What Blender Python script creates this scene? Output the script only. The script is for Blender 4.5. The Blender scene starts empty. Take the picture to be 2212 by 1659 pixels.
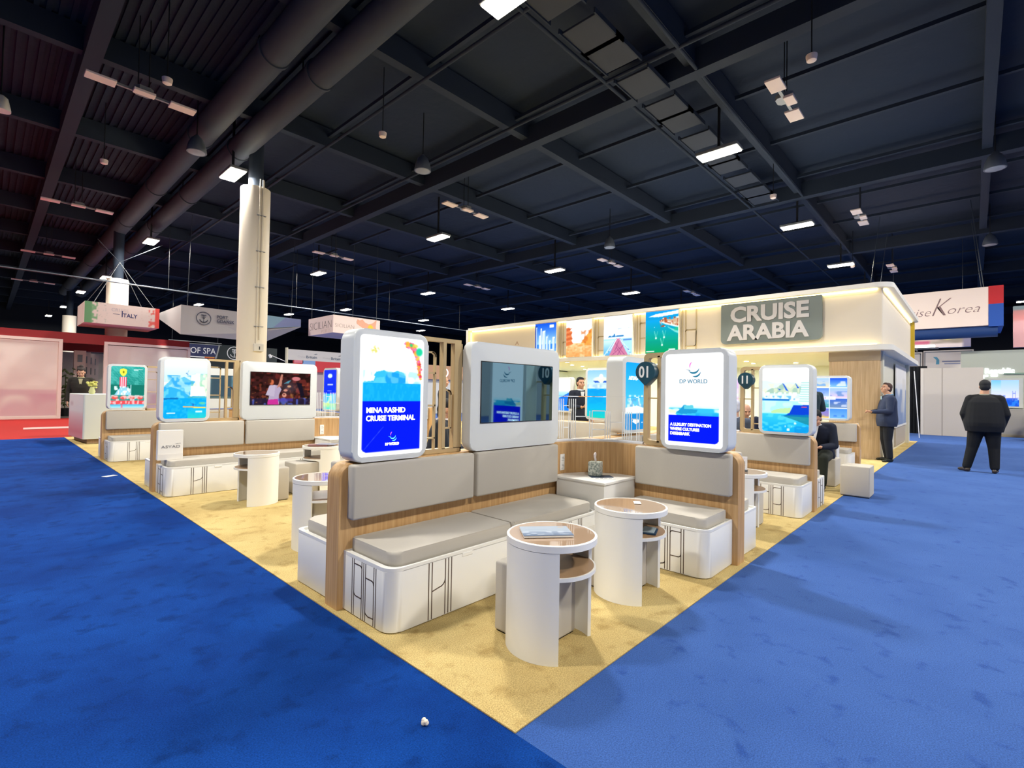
import bpy, bmesh, math, random
import numpy as np
from mathutils import Vector, Matrix, noise as mnoise
PI = math.pi
random.seed(7)
S = bpy.context.scene
COL = S.collection

# ------------------------------------------------------------------ camera
yaw, pit, rol, FPX = 0.7514, 0.0179, -0.0172, 1067.67
f_ = Vector((math.cos(pit)*math.cos(yaw), math.cos(pit)*math.sin(yaw), math.sin(pit)))
rt = Vector((math.sin(yaw), -math.cos(yaw), 0)); up = rt.cross(f_)
rt2 = rt*math.cos(rol) - up*math.sin(rol); up2 = rt2.cross(f_)
cd = bpy.data.cameras.new('camera'); cam = bpy.data.objects.new('camera', cd); COL.objects.link(cam)
cd.sensor_width = 36; cd.lens = FPX/2212*36; cd.clip_end = 400; cd.clip_start = .05
M = Matrix.Identity(4)
for i in range(3):
    M[i][0], M[i][1], M[i][2] = rt2[i], up2[i], -f_[i]
M[0][3], M[1][3], M[2][3] = -1.55, -1.396, 1.42
cam.matrix_world = M
S.camera = cam

# ------------------------------------------------------------------ world, exposure
S.view_settings.view_transform = 'Standard'; S.view_settings.look = 'None'
S.view_settings.gamma = 1; S.view_settings.exposure = 0.0
S.view_settings.use_curve_mapping = False
w = bpy.data.worlds.new('hall_air'); S.world = w; w.use_nodes = True
w.node_tree.nodes['Background'].inputs[0].default_value = (.5, .6, .8, 1)
w.node_tree.nodes['Background'].inputs[1].default_value = .05
LAMP_W = 630.0       # watts of each ceiling lamp

# ------------------------------------------------------------------ materials
def lin(c):
    if isinstance(c, str):
        c = tuple(int(c[i:i+2], 16)/255 for i in (0, 2, 4))
    return tuple((x/12.92 if x <= .04045 else ((x+.055)/1.055)**2.4) for x in c)
MATS = {}
def mat(name, col, rough=.6, metal=0, coat=0, spec=.5, em=None, ems=0, alpha=1, trans=0, bump=None, var=None, sheen=0, grain=None, ior=1.45):
    if name in MATS: return MATS[name]
    m = bpy.data.materials.new(name); m.use_nodes = True; MATS[name] = m
    nt = m.node_tree; b = nt.nodes['Principled BSDF']; N = nt.nodes.new; L = nt.links.new
    c = lin(col)
    b.inputs['Base Color'].default_value = (*c, 1); b.inputs['Roughness'].default_value = rough
    b.inputs['Metallic'].default_value = metal; b.inputs['Coat Weight'].default_value = coat
    b.inputs['Specular IOR Level'].default_value = spec; b.inputs['IOR'].default_value = ior
    b.inputs['Transmission Weight'].default_value = trans
    b.inputs['Sheen Weight'].default_value = sheen; b.inputs['Alpha'].default_value = alpha
    if em: b.inputs['Emission Color'].default_value = (*lin(em), 1); b.inputs['Emission Strength'].default_value = ems
    tc = N('ShaderNodeTexCoord')
    if var:   # (scale, amount, second colour, detail)
        n = N('ShaderNodeTexNoise'); n.inputs['Scale'].default_value = var[0]; n.inputs['Detail'].default_value = var[3] if len(var) > 3 else 4
        L(tc.outputs['Object'], n.inputs['Vector'])
        r = N('ShaderNodeValToRGB'); r.color_ramp.elements[0].position = .5-var[1]; r.color_ramp.elements[1].position = .5+var[1]
        r.color_ramp.elements[0].color = (*lin(var[2]), 1); r.color_ramp.elements[1].color = (*c, 1)
        L(n.outputs['Fac'], r.inputs['Fac']); L(r.outputs['Color'], b.inputs['Base Color'])
    if grain:   # wood: (stretch vector, second colour)
        mp = N('ShaderNodeMapping'); mp.inputs['Scale'].default_value = grain[0]; L(tc.outputs['Object'], mp.inputs['Vector'])
        n = N('ShaderNodeTexNoise'); n.inputs['Scale'].default_value = 1; n.inputs['Detail'].default_value = 6; n.inputs['Roughness'].default_value = .6
        L(mp.outputs[0], n.inputs['Vector'])
        r = N('ShaderNodeValToRGB'); r.color_ramp.elements[0].position = .35; r.color_ramp.elements[1].position = .65
        r.color_ramp.elements[0].color = (*lin(grain[1]), 1); r.color_ramp.elements[1].color = (*c, 1)
        L(n.outputs['Fac'], r.inputs['Fac']); L(r.outputs['Color'], b.inputs['Base Color'])
    if bump:  # (scale, strength, distance)
        n = N('ShaderNodeTexNoise'); n.inputs['Scale'].default_value = bump[0]; n.inputs['Detail'].default_value = 3
        L(tc.outputs['Object'], n.inputs['Vector'])
        bp = N('ShaderNodeBump'); bp.inputs['Strength'].default_value = bump[1]; bp.inputs['Distance'].default_value = bump[2]
        L(n.outputs['Fac'], bp.inputs['Height']); L(bp.outputs['Normal'], b.inputs['Normal'])
    return m

def carpet(name, c0, c1, c2, spots, sheen=.0):
    """cut-pile carpet: big soft blotches, trodden spots and a fine pile grain"""
    m = bpy.data.materials.new(name); m.use_nodes = True; nt = m.node_tree; b = nt.nodes['Principled BSDF']
    N = nt.nodes.new; L = nt.links.new; tc = N('ShaderNodeTexCoord')
    b.inputs['Roughness'].default_value = 1; b.inputs['Specular IOR Level'].default_value = .1
    b.inputs['Sheen Weight'].default_value = sheen; b.inputs['Sheen Roughness'].default_value = .6
    def noi(sc, det, ro=.5, dist=0):
        n = N('ShaderNodeTexNoise'); n.inputs['Scale'].default_value = sc; n.inputs['Detail'].default_value = det
        n.inputs['Roughness'].default_value = ro; n.inputs['Distortion'].default_value = dist
        L(tc.outputs['Object'], n.inputs['Vector']); return n.outputs['Fac']
    def ramp(f, a, c, p, q):
        r = N('ShaderNodeValToRGB'); e = r.color_ramp.elements
        e[0].position, e[1].position = p, q; e[0].color, e[1].color = (*a, 1), (*c, 1); L(f, r.inputs['Fac']); return r.outputs['Color']
    def mix(f, a, c, mode='MIX'):
        x = N('ShaderNodeMix'); x.data_type = 'RGBA'; x.blend_type = mode
        if isinstance(f, float): x.inputs['Factor'].default_value = f
        else: L(f, x.inputs['Factor'])
        L(a, x.inputs['A']); L(c, x.inputs['B']); return x.outputs['Result']
    big = ramp(noi(1.1, 7, .62, .4), lin(c1), lin(c0), .36, .64)
    sp = ramp(noi(6.5, 4, .55, .2), (.75, .75, .75), (0, 0, 0), *spots)
    dk = N('ShaderNodeRGB'); dk.outputs[0].default_value = (*lin(c2), 1)
    c = mix(sp, big, dk.outputs[0])
    fine = ramp(noi(160, 2), (.68, .68, .68), (1.3, 1.3, 1.3), .3, .7)
    c = mix(1.0, c, fine, 'MULTIPLY')
    L(c, b.inputs['Base Color'])
    bp = N('ShaderNodeBump'); bp.inputs['Strength'].default_value = .6; bp.inputs['Distance'].default_value = .004
    L(noi(220, 2), bp.inputs['Height']); L(bp.outputs['Normal'], b.inputs['Normal'])
    MATS[name] = m; return m

def picture_mat(name, strength, rough=.25):
    m = bpy.data.materials.new(name); m.use_nodes = True; nt = m.node_tree; b = nt.nodes['Principled BSDF']
    a = nt.nodes.new('ShaderNodeVertexColor'); a.layer_name = 'picture'
    b.inputs['Base Color'].default_value = (.0, .0, .0, 1); b.inputs['Roughness'].default_value = rough
    b.inputs['Emission Strength'].default_value = strength; b.inputs['Specular IOR Level'].default_value = .04
    nt.links.new(a.outputs['Color'], b.inputs['Emission Color']); MATS[name] = m; return m
def print_mat(name, rough=.5):
    m = bpy.data.materials.new(name); m.use_nodes = True; nt = m.node_tree; b = nt.nodes['Principled BSDF']
    a = nt.nodes.new('ShaderNodeVertexColor'); a.layer_name = 'picture'
    b.inputs['Roughness'].default_value = rough
    nt.links.new(a.outputs['Color'], b.inputs['Base Color']); MATS[name] = m; return m

WHITE = mat('white_laminate', 'f3f3f0', .38)
SOLID = mat('white_housing', 'dfe4e6', .35)
CLOTH = mat('taupe_upholstery', 'c8c2b8', .9, var=(900, .3, 'b6b0a5', 2), bump=(700, .35, .002), sheen=.2)
WOOD = mat('oak_veneer', 'd3ac7a', .5, grain=((38, 38, 1.6), 'b98f5c'))
WOODE = mat('oak_edge', 'b39372', .5, grain=((60, 60, 3), '9d7d5c'))
GOLD = mat('champagne_frame', 'c9b084', .4, metal=.15)
LINE = mat('bronze_inlay_line', '5b4c42', .5)
BROWN = mat('brown_glass_top', 'b99d83', .06, coat=1, spec=.6)
BLACKG = mat('black_screen_glass', '03070e', .035, spec=1, ior=2.3)
BLACKG.node_tree.nodes['Principled BSDF'].inputs['Specular Tint'].default_value = (.45, .8, 1, 1)
DARK = mat('dark_metal', '17191c', .5)
GREYM = mat('grey_metal', '8a8d90', .4, metal=.3)
TEAL = mat('teal_marker', '1f4a5c', .35)
WTXT = mat('white_lettering', 'f2f2f2', .5)
PLATE = mat('outlet_plate', 'efeeea', .4)
PIC = picture_mat('backlit_print', 1.35)
PICD = picture_mat('dim_screen_print', .85)
PRINT = print_mat('printed_picture')
FROST = mat('frosted_line', 'eef2f4', .6, em='eef2f4', ems=.06)
GLASSM = mat('clear_glass', 'ffffff', .02, trans=1, ior=1.08, spec=.3)
LEDW = mat('led_strip', 'ffeeb0', .5, em='ffe9a2', ems=6)
GLOWT = mat('lit_white_letters', 'ffffff', .5, em='ffffff', ems=1.5)

# ------------------------------------------------------------------ object helpers
def link(o, parent=None):
    COL.objects.link(o)
    if parent: o.parent = parent
    return o
def tag(o, label=None, cat=None, group=None, kind=None):
    if label: o['label'] = label
    if cat: o['category'] = cat
    if group: o['group'] = group
    if kind: o['kind'] = kind
    return o
def thing(name, label, cat, loc=(0, 0, 0), rz=0, group=None):
    o = bpy.data.objects.new(name, None); o.empty_display_size = .1; link(o)
    o.location = loc; o.rotation_euler = (0, 0, rz)
    return tag(o, label, cat, group)
def obj(name, bm, m, parent=None, smooth=False, loc=None, rz=None):
    if isinstance(bm, bpy.types.Mesh): me = bm
    else:
        me = bpy.data.meshes.new(name); bmesh.ops.recalc_face_normals(bm, faces=bm.faces); bm.to_mesh(me); bm.free()
    me.name = name; me.materials.clear()
    for x in (m if isinstance(m, (list, tuple)) else [m]): me.materials.append(x)
    if smooth:
        me.shade_smooth()
        try: me.set_sharp_from_angle(angle=math.radians(38))
        except Exception: pass
    o = bpy.data.objects.new(name, me); link(o, parent)
    if loc: o.location = loc
    if rz is not None: o.rotation_euler = (0, 0, rz)
    return o
def struct(name, bm, m, smooth=False):
    return tag(obj(name, bm, m, None, smooth), kind='structure')
def dup(root, loc=None, rz=None, label=None, group=None):
    def cp(o, par):
        c = o.copy(); COL.objects.link(c)
        if par: c.parent = par
        for ch in o.children: cp(ch, c)
        return c
    r = cp(root, None)
    if loc is not None: r.location = loc
    if rz is not None: r.rotation_euler = (0, 0, rz)
    if label: r['label'] = label
    if group: r['group'] = group
    return r
def B(): return bmesh.new()
def box(bm, x0, x1, y0, y1, z0, z1, r=0, seg=2):
    vs = [bm.verts.new(p) for p in ((x0,y0,z0),(x1,y0,z0),(x1,y1,z0),(x0,y1,z0),(x0,y0,z1),(x1,y0,z1),(x1,y1,z1),(x0,y1,z1))]
    fs = [bm.faces.new([vs[i] for i in q]) for q in ((3,2,1,0),(4,5,6,7),(0,1,5,4),(1,2,6,5),(2,3,7,6),(3,0,4,7))]
    if r > 0:
        es = list({e for f in fs for e in f.edges})
        bmesh.ops.bevel(bm, geom=es, offset=r, segments=seg, affect='EDGES', profile=.5, clamp_overlap=True)
    return bm
def rrect(x0, x1, y0, y1, rs, n=6):
    """rounded rectangle outline, radii for corners (x0y0, x1y0, x1y1, x0y1)"""
    if not isinstance(rs, (list, tuple)): rs = [rs]*4
    P = []
    for (cx, cy, sx, sy, a0, r) in ((x0, y0, 1, 1, PI, rs[0]), (x1, y0, -1, 1, 1.5*PI, rs[1]), (x1, y1, -1, -1, 0, rs[2]), (x0, y1, 1, -1, .5*PI, rs[3])):
        if r <= 0: P.append((cx, cy)); continue
        for k in range(n+1):
            a = a0 + k/n*PI/2; P.append((cx+sx*r+r*math.cos(a), cy+sy*r+r*math.sin(a)))
    return P
def prism(bm, pts, a0, a1, axis='z', bev=0, seg=2):
    """extrude a 2D outline; axis z: pts=(x,y); axis y: pts=(x,z); axis x: pts=(y,z)"""
    def mk(p, a):
        return {'z': (p[0], p[1], a), 'y': (p[0], a, p[1]), 'x': (a, p[0], p[1])}[axis]
    v0 = [bm.verts.new(mk(p, a0)) for p in pts]; v1 = [bm.verts.new(mk(p, a1)) for p in pts]
    n = len(pts); f0 = bm.faces.new(v0); f1 = bm.faces.new(v1[::-1])
    for i in range(n): bm.faces.new((v0[i], v1[i], v1[(i+1) % n], v0[(i+1) % n]))
    if bev > 0:
        bmesh.ops.bevel(bm, geom=list(set(f0.edges) | set(f1.edges)), offset=bev, segments=seg, affect='EDGES', profile=.5)
    return bm
def ring(bm, outer, inner, a0, a1, axis='y'):
    """frame: outline with a hole (same point count)"""
    def mk(p, a):
        return {'z': (p[0], p[1], a), 'y': (p[0], a, p[1]), 'x': (a, p[0], p[1])}[axis]
    n = len(outer)
    o0 = [bm.verts.new(mk(p, a0)) for p in outer]; o1 = [bm.verts.new(mk(p, a1)) for p in outer]
    i0 = [bm.verts.new(mk(p, a0)) for p in inner]; i1 = [bm.verts.new(mk(p, a1)) for p in inner]
    for k in range(n):
        j = (k+1) % n
        bm.faces.new((o0[k], o0[j], i0[j], i0[k])); bm.faces.new((o1[k], i1[k], i1[j], o1[j]))
        bm.faces.new((o0[k], o1[k], o1[j], o0[j])); bm.faces.new((i0[k], i0[j], i1[j], i1[k]))
    return bm
def cyl(bm, p0, p1, r0, r1=None, n=16, caps=True):
    p0, p1 = Vector(p0), Vector(p1); r1 = r0 if r1 is None else r1
    d = (p1-p0).normalized(); a = d.orthogonal().normalized(); b = d.cross(a)
    v = [[bm.verts.new(p+(a*math.cos(2*PI*k/n)+b*math.sin(2*PI*k/n))*r) for k in range(n)] for p, r in ((p0, r0), (p1, r1))]
    for k in range(n): bm.faces.new((v[0][k], v[0][(k+1) % n], v[1][(k+1) % n], v[1][k]))
    if caps: bm.faces.new(v[0][::-1]); bm.faces.new(v[1])
    return bm
def tube(bm, pts, r, n=8):
    """round tube along a polyline"""
    pts = [Vector(p) for p in pts]; rings = []
    for i, p in enumerate(pts):
        d = ((pts[min(i+1, len(pts)-1)]-p).normalized() + (p-pts[max(i-1, 0)]).normalized()).normalized() if 0 < i < len(pts)-1 else (pts[min(i+1, len(pts)-1)]-pts[max(i-1, 0)]).normalized()
        a = d.cross(Vector((0, 0, 1))) if abs(d.z) < .95 else d.cross(Vector((1, 0, 0))); a.normalize(); b = d.cross(a)
        rings.append([bm.verts.new(p+(a*math.cos(2*PI*k/n)+b*math.sin(2*PI*k/n))*r) for k in range(n)])
    for i in range(len(rings)-1):
        for k in range(n): bm.faces.new((rings[i][k], rings[i][(k+1) % n], rings[i+1][(k+1) % n], rings[i+1][k]))
    bm.faces.new(rings[0][::-1]); bm.faces.new(rings[-1]); return bm
def lathe(bm, prof, c=(0, 0), n=32, z0=0):
    rs = []
    for r, z in prof:
        rs.append([bm.verts.new((c[0]+r*math.cos(2*PI*k/n), c[1]+r*math.sin(2*PI*k/n), z+z0)) for k in range(n)])
    for i in range(len(rs)-1):
        for k in range(n): bm.faces.new((rs[i][k], rs[i][(k+1) % n], rs[i+1][(k+1) % n], rs[i+1][k]))
    bm.faces.new(rs[0][::-1]); bm.faces.new(rs[-1]); return bm
def ell(bm, c, r, seg=20, rings=12, rot=None):
    mt = Matrix.Translation(c) @ (rot.to_4x4() if rot else Matrix.Identity(4)) @ Matrix.Diagonal((r[0], r[1], r[2], 1))
    bmesh.ops.create_uvsphere(bm, u_segments=seg, v_segments=rings, radius=1, matrix=mt); return bm
def text_mesh(body, size, bold=0, shear=0, width=1, align='LEFT', space=1, depth=.001, line=1):
    """lettering as a mesh in the x-z plane facing -y"""
    cu = bpy.data.curves.new('t', 'FONT'); cu.body = body; cu.size = size; cu.offset = bold; cu.shear = shear
    cu.align_x = align; cu.space_character = space; cu.extrude = depth; cu.space_line = line; cu.resolution_u = 3
    o = bpy.data.objects.new('t', cu); COL.objects.link(o)
    dg = bpy.context.evaluated_depsgraph_get(); dg.update()
    me = bpy.data.meshes.new_from_object(o.evaluated_get(dg)); bpy.data.objects.remove(o); bpy.data.curves.remove(cu)
    me.transform(Matrix.Rotation(PI/2, 4, 'X') @ Matrix.Diagonal((width, 1, 1, 1)))
    return me
def lettering(name, body, size, loc, parent, m=None, fit=None, **k):
    me = text_mesh(body, size, **k)
    if fit:   # scale to given width
        xs = [v.co.x for v in me.vertices]; sc = fit/(max(xs)-min(xs)); me.transform(Matrix.Diagonal((sc, 1, 1, 1)))
    o = obj(name, me, m or WTXT, parent); o.location = loc; return o
def strip(bm, pts, w, y, t=.0012):
    """flat line of width w through (x,z) points on the plane y, raised by t towards -y"""
    for (a, b) in zip(pts[:-1], pts[1:]):
        d = Vector((b[0]-a[0], b[1]-a[1])); L = d.length
        if L < 1e-6: continue
        d /= L; n = Vector((-d.y, d.x))*w/2; e = d*w*.35
        q = [Vector(a)-e+n, Vector(a)-e-n, Vector(b)+e-n, Vector(b)+e+n]
        v0 = [bm.verts.new((p.x, y, p.y)) for p in q]; v1 = [bm.verts.new((p.x, y-t, p.y)) for p in q]
        bm.faces.new(v1); bm.faces.new(v0[::-1])
        for i in range(4): bm.faces.new((v0[i], v0[(i+1) % 4], v1[(i+1) % 4], v1[i]))
    return bm
def arc(cx, cz, r, a0, a1, n=5):
    return [(cx+r*math.cos(math.radians(a0+(a1-a0)*k/n)), cz+r*math.sin(math.radians(a0+(a1-a0)*k/n))) for k in range(n+1)]

# ------------------------------------------------------------------ painted pictures (per-vertex colours on a fine grid)
RNG = np.random.RandomState(3)
def C3(c): return np.array([int(c[i:i+2], 16)/255 for i in (0, 2, 4)])
class Pic:
    """u runs right, v runs up, both 0..1"""
    def __init__(s, w, h, bg='ffffff'):
        s.w, s.h = w, h; s.a = np.ones((h, w, 3))*C3(bg)
        s.U, s.V = np.meshgrid((np.arange(w)+.5)/w, (np.arange(h)+.5)/h); s.asp = h/w
    def put(s, m, c, al=1.):
        m = (m*al)[..., None]; c = C3(c) if isinstance(c, str) else c; s.a = s.a*(1-m)+c*m; return s
    def rect(s, u0, v0, u1, v1, c, al=1.):
        return s.put(((s.U >= u0) & (s.U <= u1) & (s.V >= v0) & (s.V <= v1)).astype(float), c, al)
    def inside(s, P):
        r = np.zeros(s.U.shape, bool); n = len(P)
        for i in range(n):
            (x0, y0), (x1, y1) = P[i], P[(i+1) % n]
            if y0 == y1: continue
            c = ((y0 > s.V) != (y1 > s.V)) & (s.U < (x1-x0)*(s.V-y0)/(y1-y0)+x0); r ^= c
        return r.astype(float)
    def poly(s, P, c, al=1.): return s.put(s.inside(P), c, al)
    def grad(s, v0, v1, c0, c1, u0=0, u1=1, al=1.):
        t = np.clip((s.V-v0)/(v1-v0), 0, 1)[..., None]; col = C3(c0)*(1-t)+C3(c1)*t
        return s.put(((s.V >= v0) & (s.V <= v1) & (s.U >= u0) & (s.U <= u1)).astype(float), col, al)
    def ell(s, u, v, ru, rv, c, soft=.15, al=1.):
        d = np.sqrt(((s.U-u)/ru)**2+((s.V-v)/rv)**2); return s.put(np.clip((1-d)/soft, 0, 1), c, al)
    def line(s, u0, v0, u1, v1, wd, c, al=1.):
        k = s.asp; dx, dy = u1-u0, (v1-v0)*k; L = math.hypot(dx, dy)+1e-9
        t = np.clip(((s.U-u0)*dx+(s.V-v0)*k*dy)/L**2, 0, 1)
        d = np.hypot(s.U-u0-t*dx, (s.V-v0)*k-t*dy); return s.put(np.clip((wd-d)/(wd*.4)+.2, 0, 1), c, al)
    def nz(s, su, sv, seed=0):
        r = np.random.RandomState(seed); g = r.rand(int(sv)+3, int(su)+3)
        x = s.U*su; y = s.V*sv; i = x.astype(int); j = y.astype(int); fx = x-i; fy = y-j
        fx = fx*fx*(3-2*fx); fy = fy*fy*(3-2*fy)
        return (g[j, i]*(1-fx)+g[j, i+1]*fx)*(1-fy)+(g[j+1, i]*(1-fx)+g[j+1, i+1]*fx)*fy
    def mottle(s, v0, v1, c, su, sv, al=.5, seed=0, th=.5, u0=0, u1=1):
        n = s.nz(su, sv, seed); m = np.clip((n-th)*6, 0, 1)*((s.V >= v0) & (s.V <= v1) & (s.U >= u0) & (s.U <= u1)); return s.put(m, c, al)
    def at(s, u, v):
        x = np.clip(u*s.w-.5, 0, s.w-1.001); y = np.clip(v*s.h-.5, 0, s.h-1.001); i = x.astype(int); j = y.astype(int)
        fx = (x-i)[..., None]; fy = (y-j)[..., None]; a = s.a
        return (a[j, i]*(1-fx)+a[j, i+1]*fx)*(1-fy)+(a[j+1, i]*(1-fx)+a[j+1, i+1]*fx)*fy
def picture(name, pic, x0, x1, z0, z1, y, parent, m=None, rad=0.0, t=.004):
    """slab with the picture on its front (facing -y), rounded corners, thickness t"""
    nx, nz = pic.w, pic.h; W, H = x1-x0, z1-z0
    zs = np.linspace(0, H, nz+1)
    if rad > 0:
        e = rad*(1-np.cos(np.linspace(0, PI/2, 7)))[:-1]
        zs = np.concatenate([e, np.linspace(rad, H-rad, nz+1-12), H-e[::-1]])
    d = np.minimum(zs, H-zs); ins = np.where(d < rad, rad-np.sqrt(np.maximum(0, rad**2-(rad-d)**2)), 0) if rad > 0 else np.zeros_like(zs)
    T = np.linspace(0, 1, nx+1)
    X = ins[:, None]+(W-2*ins[:, None])*T[None]; Z = np.repeat(zs[:, None], nx+1, 1)
    Cc = pic.at(X/W, Z/H); Cc = np.where(Cc <= .04045, Cc/12.92, ((np.clip(Cc, 0, None)+.055)/1.055)**2.4)
    nr = len(zs); n = nr*(nx+1)
    co = np.stack([X+x0, np.full_like(X, y), Z+z0], -1).reshape(-1, 3)
    idx = np.arange(n).reshape(nr, nx+1)
    q = np.stack([idx[:-1, :-1], idx[:-1, 1:], idx[1:, 1:], idx[1:, :-1]], -1).reshape(-1, 4)
    # rim and back
    bd = list(idx[0, :])+list(idx[1:, -1])+list(idx[-1, :-1][::-1])+list(idx[1:-1, 0][::-1]); nb = len(bd)
    back = co[bd].copy(); back[:, 1] += t
    faces = [tuple(r) for r in q.tolist()]+[(bd[(k+1) % nb], bd[k], n+k, n+(k+1) % nb) for k in range(nb)]+[tuple(range(n+nb-1, n-1, -1))]
    me = bpy.data.meshes.new(name); me.from_pydata(np.concatenate([co, back]).tolist(), [], [tuple(int(v) for v in f) for f in faces])
    ca = me.color_attributes.new('picture', 'FLOAT_COLOR', 'POINT')
    cc = np.ones((n+nb, 4), np.float32)*.02; cc[:n, :3] = Cc.reshape(-1, 3); cc[n:, :3] = Cc.reshape(-1, 3)[bd]; cc[:, 3] = 1
    ca.data.foreach_set('color', cc.reshape(-1)); me.update()
    return obj(name, me, m or PIC, parent)

def pic_terminal():
    p = Pic(132, 224, 'ffffff')
    p.grad(.60, .96, 'f2f8ff', 'ffffff'); p.grad(.60, .76, 'cfe8ff', 'ffffff', .55, .99)
    # ship and skyline silhouette
    p.poly([(.06,.60),(.12,.62),(.2,.625),(.22,.66),(.2,.67),(.24,.70),(.36,.715),(.42,.70),(.5,.70),(.56,.715),(.66,.70),(.7,.67),(.7,.615),(.66,.60)], '35b4f2')
    p.poly([(.38,.60),(.38,.66),(.4,.695),(.52,.70),(.6,.69),(.7,.67),(.7,.60)], '1b98e6'); p.mottle(.6, .71, '7fd2fb', 18, 22, .5, 4)
    p.poly([(.04,.6),(.06,.62),(.2,.612),(.24,.65),(.36,.66),(.4,.60)], '58c6f7', .8)
    p.ell(.8, .625, .07, .045, 'ffffff', .5); p.ell(.88, .61, .08, .02, '8fd6fa', .5, .8)
    p.rect(.04, .455, .96, .605, '0ea0f2'); p.mottle(.455, .6, '22b0f7', 40, 30, .5, 5)
    p.rect(.04, .0, .96, .455, '0418f0'); p.line(.08, .06, .36, .24, .004, '5a78ff', .6)
    p.rect(0, 0, 1, .035, 'ffffff'); p.rect(0, 0, .045, 1, 'ffffff'); p.rect(.955, 0, 1, 1, 'ffffff')
    # rounded lower left corner of the blue field
    d = np.hypot(p.U-.12, (p.V-.082)*p.asp)
    p.put(((p.U < .12) & (p.V < .082) & (d > .078)).astype(float), 'ffffff')
    # blossom and gold emblem
    for k in range(150):
        t = RNG.rand(); u = .68+.27*t**.6+RNG.randn()*.012; v = .95-.30*t**2.2+RNG.randn()*.012
        if .04 < u < .95: p.ell(u, v, .018+.02*RNG.rand(), .010+.008*RNG.rand(), ['e8476a', 'f06fae', 'e2a03a', 'c43a3a', 'f3c24e'][RNG.randint(5)], .4, .85)
    p.ell(.92, .89, .07, .045, '20c795', .4); p.ell(.84, .94, .07, .022, 'c9c23a', .4, .8); p.ell(.78, .945, .03, .018, '3bbf74', .4)
    for k in range(26): p.ell(.205+RNG.randn()*.035, .885+RNG.randn()*.018, .02, .008, 'cfc85a', .6, .6)
    p.rect(.13, .815, .29, .821, 'd9d6c8', .7); return p
def pic_luxury():
    p = Pic(128, 204, 'f3f3f6')
    p.grad(.40, .46, 'b9e8f4', 'f3f3f6', .06, .94); p.rect(.06, .335, .94, .41, '34b7e0')
    p.mottle(.335, .46, 'e8fbff', 9, 26, .8, 8, .48, .06, .94); p.poly([(.06,.34),(.06,.40),(.2,.38),(.2,.35)], 'd8e6c8')
    p.poly([(.2,.36),(.3,.345),(.56,.36),(.58,.395),(.5,.40),(.5,.44),(.34,.445),(.28,.40)], '1e8fc6'); p.poly([(.34,.40),(.34,.44),(.5,.445),(.52,.40)], '58c0d4')
    p.grad(.33, .37, '1498d8', '2cb0e0', .55, .94, .9); p.poly([(.06,.33),(.06,.355),(.18,.35),(.22,.33)], 'f4f8f8')
    p.rect(.06, .045, .94, .335, '0418f0')
    d = np.hypot(p.U-.86, (p.V-.095)*p.asp); p.put(((p.U > .86) & (p.V < .095) & (d > .08)).astype(float), 'f3f3f6')
    return p
def pic_kayak():
    p = Pic(112, 132, 'e4f1fd'); p.grad(.62, 1, 'bfe0fb', 'eaf3fd')
    m = [(0,.55),(.1,.62),(.22,.72),(.34,.68),(.45,.72),(.6,.66),(.7,.6),(1,.6),(1,.35),(0,.35)]
    p.poly(m, '62bdf0'); p.mottle(.35, .74, '2a9ce6', 9, 12, .8, 11); p.mottle(.35, .73, 'bfe8f8', 16, 18, .6, 12)
    p.poly([(0,.5),(.15,.54),(.35,.5),(.6,.38),(.6,.34),(0,.34)], '2fa9e0'); p.mottle(.34, .5, '7ad8e6', 12, 14, .6, 13, .5, 0, .6)
    p.poly([(.62,.4),(.66,.58),(.8,.72),(.95,.78),(1,.78),(1,.38)], 'dcefd4'); p.mottle(.4, .78, 'ffffff', 9, 10, .9, 14, .45, .62, 1); p.mottle(.4, .78, '6bb89a', 14, 16, .5, 15, .6, .62, 1)
    p.poly([(.6,.38),(.62,.56),(.92,.55),(.98,.4)], 'f8faf2'); p.rect(.55, .34, 1, .38, '3fa7a0', .6)
    p.rect(0, 0, 1, .345, '08a0ee'); p.mottle(0, .34, '30b8f4', 20, 30, .5, 16); p.poly([(0,.345),(.3,.36),(.35,.33),(0,.32)], '0a6fb4')
    p.grad(0, .22, '2cd0b8', '0aa6ea', .55, 1, .75); p.line(.45, .20, .98, .185, .012, 'f0b24a'); p.line(.7, .183, .98, .18, .012, 'e8e05a')
    p.ell(.68, .23, .02, .03, '1a6ec0'); p.line(.6, .27, .74, .23, .005, '2a6aa0'); p.ell(.9, .26, .1, .03, '5cc4a4', .5); p.line(.5, .78, .54, .76, .01, '3a78b0')
    p.line(.56, .83, .52, .77, .005, '6aa0c8'); p.rect(.07, .085, .27, .10, 'ffffff'); p.rect(.74, .095, .9, .13, 'ffffff', .75); return p
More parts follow.
